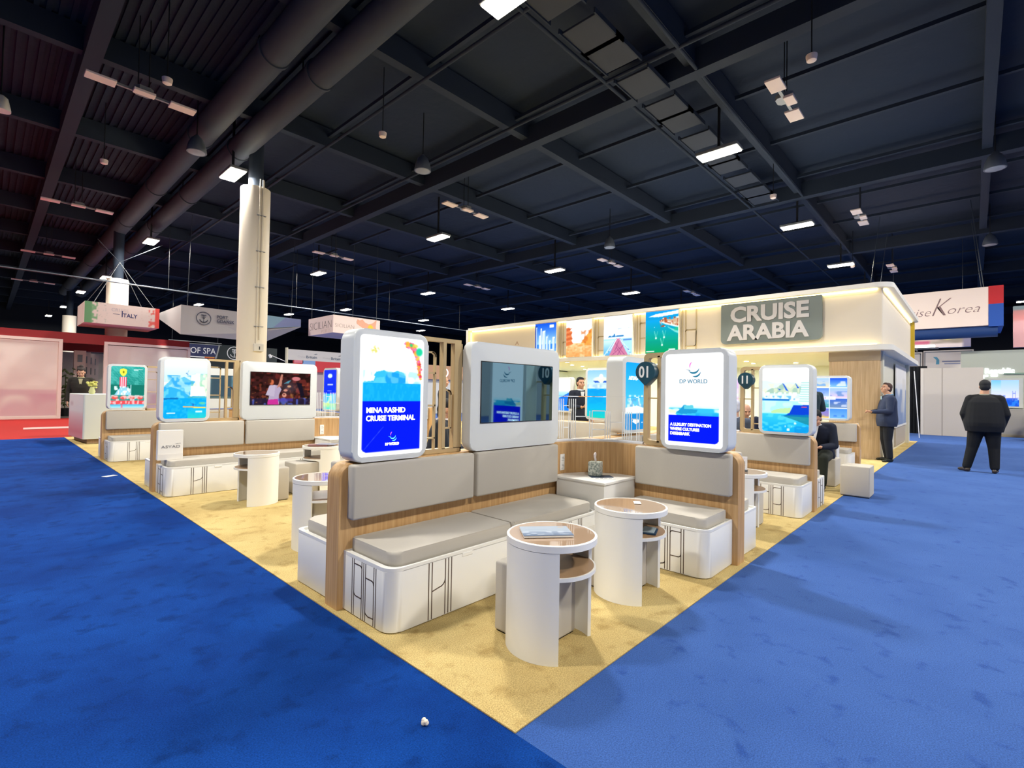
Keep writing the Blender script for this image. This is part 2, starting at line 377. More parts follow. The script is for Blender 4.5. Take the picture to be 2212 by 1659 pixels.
def pic_park():
    p = Pic(92, 112, '1f8f86'); p.grad(.3, 1, '1d7a70', '2aa096')
    for k in range(16):
        p.line(k/9-.5, 1.05, k/9+.1, .55+.05*math.sin(k), .005, '7fd6cc', .45); p.line(0, 1.05-k/16, 1, .75-k/20+.1, .005, '7fd6cc', .3)
    p.mottle(.55, 1, '63c8c0', 8, 10, .4, 21); p.rect(0, .3, 1, .55, '147062')
    for k in range(7):
        p.rect(.25+k*.03, .5, .25+k*.03+.03, .74, ['ee3a58', 'ffd4dc'][k % 2])
    p.poly([(.25,.92),(.35,.95),(.46,.92),(.46,.84),(.42,.79),(.355,.75),(.29,.79),(.25,.84)], 'f0e64a'); p.ell(.36, .86, .035, .04, '6f7a1c', .5)
    p.poly([(.1,.3),(.2,.42),(.3,.5),(.45,.5),(.55,.4),(.6,.3)], '8ecbe6'); p.mottle(.3, .52, 'ffffff', 22, 18, .8, 22, .5, .1, .6); p.rect(.58, .3, .6, .55, 'bfe6f0')
    for k in range(4): p.ell(.12+k*.25, .24, .13, .06, 'e8504a', .5); p.ell(.15+k*.25, .27, .09, .03, 'f6b0a8', .5)
    p.rect(0, .08, 1, .17, 'e04a50'); p.mottle(.08, .3, 'ffd8d8', 22, 16, .7, 23); p.grad(0, .08, 'a8e2f0', '3fa8c8'); p.rect(.3, 0, .36, .08, 'f0506a', .6)
    p.rect(.66, .925, .93, .94, 'ffffff'); p.rect(.66, .90, .80, .915, 'ffffff', .9); return p
def pic_dancer():
    p = Pic(150, 92, '43201f'); p.mottle(0, 1, '7a2f2a', 14, 8, .8, 31); p.mottle(0, 1, '24120f', 18, 12, .8, 32); p.mottle(.1, .7, 'c85c3a', 26, 16, .5, 33, .68)
    p.rect(0, 0, 1, .2, '2a2342', .8); p.mottle(0, .22, '5f6fd8', 22, 8, .8, 34, .6); p.mottle(0, .35, 'd89a4a', 30, 14, .6, 35, .8)
    p.ell(.62, .55, .25, .3, '5a5468', .9, .6); p.mottle(.3, .9, '9a3b44', 10, 7, .5, 36, .6, .7, 1)
    p.poly([(.27,.0),(.3,.3),(.27,.42),(.36,.62),(.46,.6),(.5,.48),(.46,.3),(.47,.0)], 'c9b7d6'); p.poly([(.42,.52),(.5,.6),(.52,.95),(.49,.96),(.45,.66)], 'd6907c')
    p.poly([(.24,.3),(.3,.6),(.4,.62),(.38,.25)], 'd8c9e2'); p.ell(.335, .7, .042, .1, 'e87a52', .3); p.ell(.30, .74, .035, .1, '5a3020', .4); p.poly([(.27,0),(.28,.15),(.44,.18),(.46,0)], 'e23aa8')
    p.ell(.75, .83, .085, .075, 'e88a8e', .25); p.ell(.63, .58, .04, .04, 'e8b08a', .3); p.ell(.57, .45, .042, .045, 'eaa08c', .3); p.ell(.55, .3, .045, .08, 'f0a890', .3); p.ell(.545, .32, .015, .03, '7a2a2a', .3)
    p.poly([(.53,.66),(.62,.76),(.66,.78),(.62,.68)], '5fb0c8', .9); p.poly([(.75,.72),(.85,.66),(.9,.3),(.84,.22),(.8,.5)], '181426', .95); p.rect(.45, .1, .7, .2, '5a4ac8', .6); return p
def pic_yacht():
    p = Pic(104, 142, 'f4f6f8'); p.grad(.72, 1, 'eef1f6', 'fbfbfb'); p.poly([(0,.8),(.1,.8),(.3,.76),(.6,.78),(1,.74),(1,.6),(0,.6)], 'd3e2ee')
    p.poly([(.05,.62),(.2,.68),(.32,.69),(.45,.76),(.55,.70),(.62,.68),(.72,.76),(.85,.7),(1,.75),(1,.55),(0,.55)], '9fc0b0'); p.mottle(.58, .75, 'dfe4c4', 14, 14, .7, 41)
    p.poly([(.44,.76),(.48,.745),(.58,.63),(.52,.65)], '1c56d0'); p.poly([(.72,.76),(.8,.69),(.76,.68)], '1c56d0'); p.poly([(.32,.69),(.42,.655),(.38,.65)], '2f62c0')
    p.rect(0, .52, 1, .6, 'cdebee'); p.mottle(.5, .62, 'ffffff', 26, 20, .9, 42); p.rect(0, .485, .6, .515, '0e6cc0'); p.mottle(.5, .56, '2a8fd0', 20, 12, .6, 43)
    p.rect(0, .0, 1, .487, 'a6dff0'); p.grad(0, .3, '0aa0e8', '3cc4ee'); p.mottle(.28, .48, 'c8f0f4', 8, 14, .7, 44); p.mottle(0, .3, '5fd4f4', 10, 30, .6, 45)
    p.poly([(.78,.46),(.86,.78),(1,.82),(1,.4)], 'dff4f0')
    for k in range(9): p.rect(.8+.005*k, .48+k*.035, 1, .492+k*.035, '8ec6c4', .8)
    p.poly([(.2,.32),(.35,.36),(.62,.38),(.66,.30),(.2,.29)], 'b6dba0'); p.poly([(.5,.26),(.6,.30),(.68,.42),(1,.43),(1,.25)], '0a3fc8'); p.poly([(.56,.27),(1,.28),(1,.24),(.42,.25)], '0b6fae')
    p.poly([(.45,.25),(1,.25),(1,.12),(.75,.18)], '1a7d8c', .8); p.rect(.85, .385, .96, .40, 'f05068', .9); p.mottle(.02, .16, 'ffffff', 14, 22, .8, 46, .66, .5, .95)
    p.put((((p.V < .1)) & (p.U > .7)).astype(float), '0880c8', .5); return p
def pic_collage():
    p = Pic(84, 102, 'f4f8ff'); cols = [('a8cdf2', 'f0e2b0', '5fa0e0'), ('1a50d8', '8fd0ff', 'ffffff'), ('5a8ee8', 'c8d8f8', '3a58b0'), ('9cc8f0', 'e8c8d8', '5a88c0'), ('8ab8e8', '4aa088', 'e8f0f4'), ('3a68c8', '7c94a8', 'e8eef4'), ('5a70e0', 'f0c84a', '8a7ad0'), ('4a90e8', '78b8f0', '3a78d0')]
    for k in range(8):
        r, c = divmod(k, 2); u0 = .5*c+(.01 if c else 0); v1 = 1-r*.25-.005; a, b, d = cols[k]
        p.grad(v1-.235, v1, b, a, u0, u0+.485); p.mottle(v1-.2, v1-.08, d, 9, 16, .7, 50+k, .5, u0, u0+.485)
    p.rect(.28, .46, .68, .54, 'f4f6fc'); p.rect(.36, .485, .39, .52, 'c89ab0'); p.rect(.44, .49, .6, .512, 'd8dce8'); p.put((p.V > .0)*1., '2a4cff', .08); return p
def pic_cap():
    p = Pic(72, 104, '12a2ec'); p.grad(.62, 1, 'd4e8fb', '8cc4f6'); p.mottle(.6, .7, '8ab8e4', 12, 12, .6, 61); p.grad(.2, .6, '0fb0ee', '139ae8'); p.grad(0, .2, '1cc4b4', '10b0dc')
    p.mottle(.3, .58, '0a90dc', 6, 20, .35, 62); p.ell(.5, .80, .32, .075, 'dfe9d8', .3); p.ell(.52, .87, .085, .055, 'ffffff', .3)
    p.poly([(.22,.775),(.4,.775),(.48,.74),(.3,.735)], '2456c0'); p.poly([(.58,.74),(.62,.775),(.84,.775),(.76,.735)], '2456c0'); p.rect(.35, .70, .72, .708, 'a8c4e4'); return p
def pic_marina():
    p = Pic(76, 116, '16a4ee'); p.grad(.5, 1, '38b4f2', '0c9cee'); p.grad(.28, .52, '7cc8ec', '38b4f2'); p.mottle(.2, .52, 'd8eef4', 12, 20, .8, 71); p.mottle(.3, .5, '5a90b8', 14, 20, .5, 72, .6)
    p.rect(0, 0, 1, .24, '1484cc'); p.poly([(0,.24),(.0,.33),(.5,.36),(1,.30),(1,.24)], 'eef6fa', .9); p.poly([(.3,.12),(.34,.155),(.6,.15),(.62,.11),(.45,.085)], 'f6fafc'); p.ell(.75, .1, .03, .01, 'ffffff'); return p
def pic_peak():
    p = Pic(50, 78, 'fafbfc'); p.grad(.3, .6, '4cc0e6', 'c8e4f4'); p.poly([(0,.1),(0,.26),(.4,.42),(.9,.56),(1,.58),(1,.1)], '1e74e0'); p.rect(0, 0, 1, .25, '1878ea'); p.mottle(0, .3, '50b0f4', 6, 12, .5, 81); p.rect(.1, .85, .2, .92, 'b0a890'); return p
def pic_blue():
    p = Pic(40, 70, '0a2cf0'); p.rect(0, 0, 1, .4, '40b8e8'); p.mottle(0, .35, 'e8f4b0', 5, 8, .8, 91); p.grad(0, .15, '60e0c0', 'b8e86a', al=.7); p.ell(.5, .85, .2, .06, 'cfe4ff'); p.rect(.3, .62, .75, .64, 'dfe8ff'); return p
def pic_towers():
    p = Pic(56, 74, '3a86e8'); p.grad(.4, 1, '9cd0f8', '0a50d8'); p.rect(0, 0, 1, .22, '8cc4dc'); p.mottle(0, .25, 'ffffff', 9, 10, .9, 95); p.mottle(0, .22, '1a88b0', 8, 9, .8, 96)
    for k, (u, wd, h, c) in enumerate([(.0,.1,.95,'1440a8'),(.05,.04,.9,'e8f4ff'),(.2,.07,.66,'dff0fa'),(.27,.05,.86,'ffffff'),(.36,.08,.78,'f4faff'),(.44,.06,.8,'cfe6f8'),(.54,.06,.62,'e8f4fa'),(.6,.05,.66,'9cc4e4'),(.68,.07,.5,'e4f0f4'),(.84,.1,.6,'eaf4fa')]):
        p.rect(u, .15, u+wd, h, c); p.rect(u+wd*.6, .15, u+wd, h-.04, '6a9cd0', .55)
    p.rect(.7, .87, .9, .94, 'ffffff'); return p
def pic_desert():
    p = Pic(62, 80, 'f6f8fa'); p.grad(.0, .38, 'e8a05c', 'f4c890'); p.poly([(0,.38),(0,.8),(.1,.82),(.18,.78),(.16,.72),(.25,.68),(.2,.6),(.26,.5),(.2,.45),(.3,.36),(0,.3)], 'd8703c')
    for k in range(6): p.line(0, .42+k*.065, .22, .45+k*.065, .016, ['f0a878', 'a84c34'][k % 2], .7)
    p.poly([(.6,.36),(.72,.5),(.85,.6),(.95,.72),(1,.74),(1,.3),(.5,.3)], 'eaa048'); p.mottle(.35, .7, 'c86a2c', 12, 14, .7, 101, .55, .6, 1); p.mottle(0, .36, 'd88a48', 14, 26, .45, 102); p.mottle(0, .36, 'fbe0b4', 10, 20, .5, 103, .6); return p
def pic_pier():
    p = Pic(72, 98, 'f4f8fb'); p.mottle(.62, .68, 'a8b8c8', 9, 16, .6, 111, .5, .5, 1); p.rect(0, .0, 1, .42, 'a8dcf0'); p.grad(0, .38, '3a9ad8', 'd8f0f8', 0, .5, .8)
    p.poly([(.15,.46),(.2,.5),(.35,.5),(.38,.56),(.42,.5),(.7,.5),(.75,.46)], '2a78b8'); p.mottle(.44, .56, 'e8f4fa', 14, 14, .7, 112)
    p.poly([(.2,0),(.48,.42),(.56,.42),(.86,0)], 'c87a9c'); 
    for a, b in (((.3,0),(.7,.24)), ((.75,0),(.42,.3)), ((.5,0),(.66,.2)), ((.4,.1),(.54,.35)), ((.62,.02),(.46,.2))): p.line(*a, *b, .008, '8a3a72')
    for k in range(5): p.line(.02+k*.05, .0+k*.03, .46, .44-k*.01, .014, ['ffffff', '7ab8e0', 'f0f8ff', '3a80c0', 'ffffff'][k]); p.line(.98-k*.03, .0+k*.04, .58, .44-k*.01, .013, ['ffffff', '5a90d0', 'ffffff', '3a60b0', 'e8f0fa'][k])
    p.rect(.7, .36, .98, .40, '4a7ac8', .8); return p
def pic_bay():
    p = Pic(82, 104, '0fa8c0'); p.grad(0, 1, '0a9a5c', '0a94e8'); p.grad(.3, .8, '0aa684', '06a0ec', al=.6)
    p.poly([(.1,.88),(.3,.93),(1,.98),(1,.9),(.4,.86)], 'e8f8fc'); p.poly([(.42,.75),(.6,.8),(.8,.78),(1,.82),(1,.62),(.8,.66),(.6,.7)], 'c8a888'); p.mottle(.62, .84, 'a84a28', 16, 22, .9, 121, .5, .45, 1); p.mottle(.62, .84, 'ffffff', 20, 26, .8, 122, .66, .45, 1)
    p.poly([(.42,.75),(.6,.68),(1,.58),(1,.62),(.6,.72)], 'f0f8f0', .8); p.poly([(.66,.62),(1,.5),(1,.44),(.9,.48)], '8fe0d8', .8); p.ell(.95, .55, .1, .05, '2ab48a', .6)
    for u, v in ((.33,.36),(.58,.37),(.52,.19)):
        p.line(u-.05, v+.16, u, v, .012, 'a8ecd8', .6); p.ell(u, v, .035, .03, 'f4f8f4', .5); p.line(u+.05, v+.16, u, v, .008, 'a8ecd8', .5)
    p.rect(.02, .04, .28, .06, 'ffffff'); p.rect(.72, .04, .92, .10, 'f0f4f4', .85); p.ell(.28, .62, .012, .01, 'ffffff'); return p
def pic_bridge():
    p = Pic(70, 76, 'b8c8f8'); p.grad(.3, 1, 'dcd8fa', '9cc8fa'); p.grad(.6, 1, 'c8dcfc', '5fb8f8', 0, .35, .7); p.rect(0, 0, 1, .24, '2a78e8'); p.mottle(0, .3, '1a4ac8', 10, 10, .8, 131); p.rect(.2, .26, .36, .44, '6a80c8'); p.rect(.42, .26, .52, .42, '7a90d8')
    p.line(.78, .22, .78, .58, .012, '6a7ad8'); p.line(.88, .22, .88, .58, .012, '6a7ad8'); p.line(.78, .5, .88, .5, .01, '6a7ad8'); p.line(.5, .3, 1, .32, .008, '4a60c8'); return p
def pic_pink():
    p = Pic(40, 70, 'd8b8ec'); p.mottle(0, 1, 'f0dcf8', 4, 6, .7, 141); p.rect(0, .55, 1, .62, 'f6f0fa', .8); p.grad(0, .4, 'eac8e0', 'd0b0f0', al=.6); return p
def pic_frame_print(seed):
    p = Pic(70, 60, 'e6dcd4'); p.mottle(0, 1, 'dccdc8', 4, 4, .7, seed); p.mottle(0, .35, 'd0aab4', 3, 5, .7, seed+1, .45); p.mottle(.4, 1, 'efe9e0', 6, 5, .6, seed+2)
    p.mottle(0, .3, 'c896a8', 3, 3, .5, seed+3, .55); p.rect(0, .5, .6, .506, 'c8b4b0', .8); return p

# ------------------------------------------------------------------ the hall
def plane_box(x0, x1, y0, y1, z0, z1): return box(B(), x0, x1, y0, y1, z0, z1)
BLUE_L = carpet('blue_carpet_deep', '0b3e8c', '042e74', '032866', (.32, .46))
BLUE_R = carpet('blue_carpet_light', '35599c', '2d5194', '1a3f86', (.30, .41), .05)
TAN = carpet('tan_carpet', 'cbb67e', 'b69e68', '9c8350', (.30, .46))
REDC = mat('red_carpet', 'a8120a', .95, bump=(300, .3, .003))
HALLW = mat('hall_wall_paint', '20242c', .8)
CEIL = mat('ceiling_black_paint', '0f1f32', .85, bump=(3, .4, .05))
BEAM = mat('beam_dark_paint', '1a2636', .8)
DUCT = mat('duct_dark_grey', '323a45', .7)
Z0 = -.02
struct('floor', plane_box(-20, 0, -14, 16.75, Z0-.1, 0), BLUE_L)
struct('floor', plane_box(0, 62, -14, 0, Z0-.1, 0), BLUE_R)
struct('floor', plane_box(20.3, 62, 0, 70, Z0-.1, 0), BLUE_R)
struct('floor', plane_box(0, 20.3, 0, 16.75, Z0-.1, .006), TAN)
struct('floor', plane_box(-20, 3, 16.75, 27.4, Z0-.1, 0), REDC)
struct('floor', plane_box(-20, 3, 27.4, 70, Z0-.1, 0), mat('grey_carpet', '8c8884', .95))
struct('floor', plane_box(3, 20.3, 16.75, 70, Z0-.1, 0), BLUE_R)
struct('wall_left', plane_box(-20.3, -20, -14, 70, 0, 9.8), HALLW)
struct('wall_right', plane_box(62, 62.3, -14, 70, 0, 9.8), HALLW)
struct('wall_back', plane_box(-20, 62, 70, 70.3, 0, 9.8), HALLW)
struct('wall_front', plane_box(-20, 62, -14.3, -14, 0, 9.8), mat('hall_wall_light', 'a8a9ab', .8))
bm = plane_box(-20, 62, -14, 70, 9.8, 9.9)
for i in range(120):      # ribs of the corrugated roof deck on the left
    x = -20+i*.2; box(bm, x, x+.09, -14, 70, 9.74, 9.8)
struct('ceiling', bm, CEIL)
n = 0
for k in range(16):       # girders across, one every 5.15 m
    y = -12+5.15*k; n += 1
    struct('trim_%d' % n, plane_box(-20, 62, y-.12, y+.12, 9.15, 9.74), BEAM)
for k in range(9):
    x = -19.3+9.7*k-.1; n += 1
    struct('trim_%d' % n, plane_box(x-.16, x+.16, -14, 70, 8.95, 9.5), BEAM)
for k in range(14):       # light rails between the girders
    x = 5.8+k*3.2; n += 1
    struct('trim_%d' % n, plane_box(x-.05, x+.05, -14, 70, 9.45, 9.55), BEAM)
# the two long round ducts
for x, lab in ((2.72, 'dark round air duct under the ceiling, left one of the pair'), (3.78, 'dark round air duct under the ceiling, right one of the pair')):
    t = thing('air_duct', lab, 'duct', (x, 8, 8.95), 0, 'ceiling air ducts')
    bm = B(); cyl(bm, (0, -22, 0), (0, 44, 0), .33, n=24); obj('duct_pipe', bm, DUCT, t, True)
    for k in range(12):
        bm = B(); cyl(bm, (0, -20+k*5.5, 0), (0, -19.9+k*5.5, 0), .36, n=24); obj('joint_band', bm, DUCT, t, True)
    for k in range(6):
        bm = B(); tube(bm, [(0, -19+k*11, .3), (0, -19+k*11, .85)], .02, 6); obj('hanger', bm, DARK, t)
for x, y, rz_, lb in ((5.6, 8, 0, 'nearest the round ducts'), (8.6, 8, 0, 'second from the round ducts'), (8, 5.15, -PI/2, 'beside the row of flat panels'), (8, 3.3, -PI/2, 'over the row of long lamps')):
    t = thing('pipe_run', 'thin dark pipe running along the ceiling, '+lb, 'pipe', (x, y, 9.0), rz_, 'thin ceiling pipes')
    bm = B(); cyl(bm, (0, -20, 0), (0, 54, 0), .045, n=10); obj('pipe', bm, BEAM, t, True)
# flat cable tray rows above the big lamps
PANELC = mat('ceiling_panel_grey', '282f3a', .7)
for x in (12.4,):
    for k in range(13):
        t = thing('ceiling_panel', 'flat grey ceiling panel in the row above the long lamps', 'ceiling panel', (4.2+k*1.18+.2*(k % 3), 4.45, 8.9), PI/2, 'flat panels of the cable tray row')
        bm = B(); box(bm, -.42, .42, -.46, .46, 0, .05, .01); obj('panel', bm, PANELC, t)
        bm = B(); box(bm, -.45, -.42, -.55, .55, -.03, .08); box(bm, .42, .45, -.55, .55, -.03, .08); obj('rail', bm, BEAM, t)

# ceiling lamps: housing, lens, bracket and the lamp's own light
def ceiling_lamp(loc, label, group='rectangular ceiling lamps', long=1.05, power=LAMP_W, wide=.42):
    t = thing('ceiling_lamp', label, 'lamp', loc, 0, group)
    bm = B(); box(bm, -wide/2-.03, wide/2+.03, -long/2-.03, long/2+.03, 0, .09, .02); obj('housing', bm, GREYM, t)
    bm = B(); box(bm, -wide/2, wide/2, -long/2, long/2, -.03, 0, .012); obj('lens', bm, mat('lamp_lens', 'fff9ea', .5, em='fff4da', ems=28), t)
    bm = B(); box(bm, -.03, .03, -.03, .03, .09, 1.76); box(bm, -.12, .12, -.3, .3, .09, .14); obj('bracket', bm, DARK, t)
    ld = bpy.data.lights.get('lamp_light_%d' % int(power)) or bpy.data.lights.new('lamp_light_%d' % int(power), 'AREA')
    ld.shape = 'RECTANGLE'; ld.size = wide; ld.size_y = long; ld.energy = power; ld.color = (1, .955, .87)
    o = bpy.data.objects.new('light', ld); link(o, t); o.location = (0, 0, -.06); return t
LROW = {4.2: 'nearest', 15.2: 'second', 25.7: 'third', 36.3: 'fourth', 43.4: 'fifth', 54: 'sixth', -7: 'row behind the viewer', 62.5: 'last'}
LCOL = {3.5: 'leftmost visible', 11.6: 'second', 19.2: 'third', 26.9: 'fourth', 34.6: 'fifth'}
def lamp_label(x, y):
    return 'bright rectangular ceiling lamp, %s lamp in the %s crossways row' % (LCOL.get(x, 'outer'), LROW.get(y, 'far'))
L0 = ceiling_lamp((11.9, 3.65, 8), 'largest bright rectangular ceiling lamp, above the grey booth sign')
for x, y in [(4.27, 4.2), (19.6, 3.55), (27.2, 3.4), (34.6, 3.4), (-4, 4.2), (-4, -6), (4.27, -6), (11.9, -6), (19.6, -6), (27.2, -6),
             (3.55, 15.3), (11.6, 15.36), (19.2, 15.0), (26.9, 14.8), (34.6, 14.9), (-4.6, 15.6),
             (3.5, 25.9), (11.3, 25.8), (18.7, 25.4), (26.4, 25.3), (34.4, 25.3), (-4.6, 26),
             (3.4, 37.2), (18.6, 36.2), (26.2, 35.9), (3.0, 44.6), (10.0, 43.6), (16.7, 42.7), (30.7, 42.4), (2.95, 54.5), (2.56, 62.9), (40, 20), (42, 8), (45, -4)]:
    d = {(4.27, 4.2): 'square lamp almost overhead, at the top edge of the picture', (19.6, 3.55): 'second lamp right of the largest, above the grey sign', (27.2, 3.4): 'third lamp in the right row, just over the booth roof corner',
         (3.55, 15.3): 'wide lamp just left of the white column top', (11.6, 15.36): 'lamp in the middle, left of the picture centre', (19.2, 15.0): 'lamp right of the picture centre', (26.9, 14.8): 'lamp over the middle of the long booth fascia',
         (3.5, 25.9): 'lamp left of the white column, second in its row', (11.3, 25.8): 'lamp right of the white column', (18.7, 25.4): 'small lamp over the front video screen', (26.4, 25.3): 'small lamp over the left half of the fascia',
         (3.4, 37.2): 'small lamp beside the second column', (3.0, 44.6): 'small lamp left of the second column', (2.95, 54.5): 'tiny lamp over the red booth beam', (2.56, 62.9): 'tiniest lamp at the far left of the row',
         (18.6, 36.2): 'small lamp above the pink hanging sign', (26.2, 35.9): 'tiny lamp right of the pink hanging sign', (10.0, 43.6): 'tiny lamp over the grey hanging sign', (16.7, 42.7): 'tiny lamp right of the white column', (30.7, 42.4): 'tiny lamp just left of the fascia end'}.get((x, y), 'outer lamp of the hall, out of view')
    dup(L0, (x, y, 8), 0, 'bright ceiling '+d if d.startswith(('lamp', 'outer')) is False else 'bright '+d.replace('lamp', 'rectangular ceiling lamp', 1))

# white antenna bars with square panels
PINKW = mat('antenna_panel', 'f0dcd2', .5, em='f0d4c8', ems=0)
def antenna(loc, label):
    t = thing('antenna_bar', label, 'ceiling unit', loc, 0, 'white panel bars under the ceiling')
    for x in (-.75, .75):
        bm = B(); box(bm, x-.26, x+.26, -.15, .15, -.02, .03, .01); obj('panel', bm, PINKW, t)
    bm = B(); box(bm, -.5, .5, -.03, .03, .0, .05); obj('bar', bm, GREYM, t)
    bm = B(); box(bm, -.2, .2, -.2, .0, -.04, .02, .01); obj('centre_panel', bm, PINKW, t)
    bm = B(); prism(bm, [(-.17, -.1), (-.1, -.17), (.1, -.17), (.17, -.1), (.17, .12), (.1, .18), (-.1, .18), (-.17, .12)], .02, .12); obj('junction_box', bm, GREYM, t)
    bm = B(); tube(bm, [(.1, 0, .1), (.1, 0, 1.76)], .012, 6); tube(bm, [(-.1, 0, .1), (-.1, 0, 1.76)], .012, 6); obj('hanger', bm, DARK, t); return t
A0 = antenna((.76, 12.28, 8), 'largest white panel bar under the ceiling, at the upper left')
for x, y, l in ((10.45, 1.66, 'white panel bar under the ceiling at the upper right, above the long lamp'), (10.24, 12.05, 'white panel bar above the lamp near the picture centre'),
                (.68, 22.65, 'white panel bar left of the white column, second behind the largest'), (10.07, 21.63, 'white panel bar right of the white column'), (19.76, 11.9, 'small white panel bar over the fascia middle'),
                (20.04, 1.62, 'white panel bar right of the second long lamp'), (.56, 32.7, 'small white panel bar at the far left, third in its row'), (19.4, 21.3, 'small white panel bar left of the picture centre, low over the booths'),
                (29.5, 1.6, 'small white panel bar over the booth roof corner'), (29.3, 11.8, 'tiny white panel bar just above the fascia line'), (.5, 42.5, 'tiny white panel bar low at the far left')):
    dup(A0, (x, y, 8), 0, l)
# dark bell shades and white detectors
def bell(loc, label):
    t = thing('bell_lamp', label, 'lamp', loc, 0, 'dark bell-shaped lamps under the ceiling')
    bm = B(); lathe(bm, [(.24, 0), (.25, .02), (.22, .2), (.15, .38), (.07, .46), (.04, .5)], n=28); obj('shade', bm, mat('bell_shade', '59616c', .35), t, True)
    bm = B(); lathe(bm, [(.2, .015), (.21, .02), (.2, .03)], n=24, z0=-.02); obj('diffuser', bm, mat('bell_diffuser', '8d939b', .4), t, True)
    bm = B(); cyl(bm, (0, 0, .5), (0, 0, 1.76), .015, n=8); obj('stem', bm, DARK, t); return t
b0 = bell((2.38, 14.53, 8), 'dark bell-shaped lamp left of the lamp by the white column')
for x, y, l in ((7.27, 10.65, 'dark bell-shaped lamp in the middle of the ceiling'), (17.47, 10.53, 'small dark bell-shaped lamp over the long fascia'), (17.88, -1.84, 'dark bell-shaped lamp at the upper right edge'), (27.3, -1.9, 'small dark bell-shaped lamp above the hanging sign on the right')):
    dup(b0, (x, y, 8), 0, l)
def detector(loc, label):
    t = thing('smoke_detector', label, 'detector', loc, 0, 'small white detectors under the ceiling')
    bm = B(); lathe(bm, [(.05, -.07), (.085, -.05), (.1, .03), (.1, .06)], n=20); obj('body', bm, PINKW, t, True)
    bm = B(); cyl(bm, (0, 0, .06), (0, 0, 1.76), .012, n=6); obj('stem', bm, DARK, t); return t
d0 = detector((5.32, 9.73, 8), 'small white cup-shaped detector near the middle of the ceiling')
for x, y, l in ((.72, 17.29, 'small white detector on the left part of the ceiling'), (9.25, .9, 'small white detector high at the upper right'), (15.99, 3.41, 'small white detector between the two long lamps'), (1.0, 11.3, 'small white detector beside the largest panel bar'), (27.8, 3.0, 'tiny white detector beside the third long lamp')):
    dup(d0, (x, y, 8), 0, l)
t = thing('spotlight', 'small white spotlight hanging at the left edge of the ceiling', 'lamp', (-1.42, 15.2, 7.8))
bm = B(); lathe(bm, [(.17, 0), (.17, .05), (.12, .3), (.05, .36)], n=20); obj('shade', bm, mat('spot_white', 'e8e4da', .4), t, True)
bm = B(); cyl(bm, (0, 0, .36), (0, 0, 2), .015, n=6); obj('stem', bm, DARK, t)
# conduit crossing the hall
t = thing('conduit', 'long thin pale conduit crossing the hall under the ceiling on the left', 'pipe', (11, 26.3, 6.0))
bm = B(); tube(bm, [(-22, 0, 0), (16, 0, 0)], .03, 8); obj('pipe', bm, mat('pale_conduit', '5c646e', .5), t)
for k in range(7):
    bm = B(); tube(bm, [(-18.7+k*6, 0, 0), (-18.7+k*6, 0, 3.78)], .012, 6); obj('hanger', bm, DARK, t)

# columns
COLM = mat('column_cladding', 'e6ddcd', .55)
def column(loc, h, label, r=.42, main=False):
    t = thing('column', label, 'column', loc, 0, 'round clad hall columns')
    bm = B(); cyl(bm, (0, 0, 0), (0, 0, h), r, n=48); obj('cladding', bm, COLM, t, True)
    bm = B(); cyl(bm, (0, 0, h), (0, 0, 9.6), r*.5, n=24); obj('shaft', bm, BEAM, t, True)
    if main:
        a = math.radians(-92)
        for k, da in enumerate((-.02, .17, .22)):
            x, y = (r+.03)*math.cos(a+da), (r+.03)*math.sin(a+da)
            bm = B(); tube(bm, [(x, y, 2.7+.2*k), (x, y, h+.2)], .02, 8); obj('conduit', bm, mat('conduit_cream', 'e2dac9', .5), t, True)
        for z in (3.3, 4.5, 5.6, 6.7):
            x, y = (r+.035)*math.cos(a+.1), (r+.035)*math.sin(a+.1)
            bm = B(); box(bm, x-.13, x+.13, y-.02, y+.03, z, z+.02); obj('clamp', bm, GREYM, t)
        x, y = (r+.03)*math.cos(a+.12), (r+.03)*math.sin(a+.12)
        bm = B(); box(bm, x-.14, x+.14, y-.05, y+.1, 2.55, 2.78, .01); pb = obj('panel_box', bm, mat('box_grey', 'd9d6d0', .5), t)
        bm = B(); box(bm, x+.0, x+.03, y-.056, y-.05, 2.6, 2.7); obj('display', bm, DARK, pb)
        bm = B(); lathe(bm, [(r, 2.05), (r+.006, 2.05), (r+.006, 2.07), (r, 2.07)], n=48); obj('seam', bm, COLM, t)
    return t
column((4.12, 15.0, 0), 7.62, 'tall white round column with conduits behind the wide video screen', main=True)
column((2.69, 28.2, 0), 6.45, 'white round column behind the red, white and green hanging sign')
column((2.87, 49.4, 0), 6.75, 'short-looking far white column at the left, beside the hanging sign')

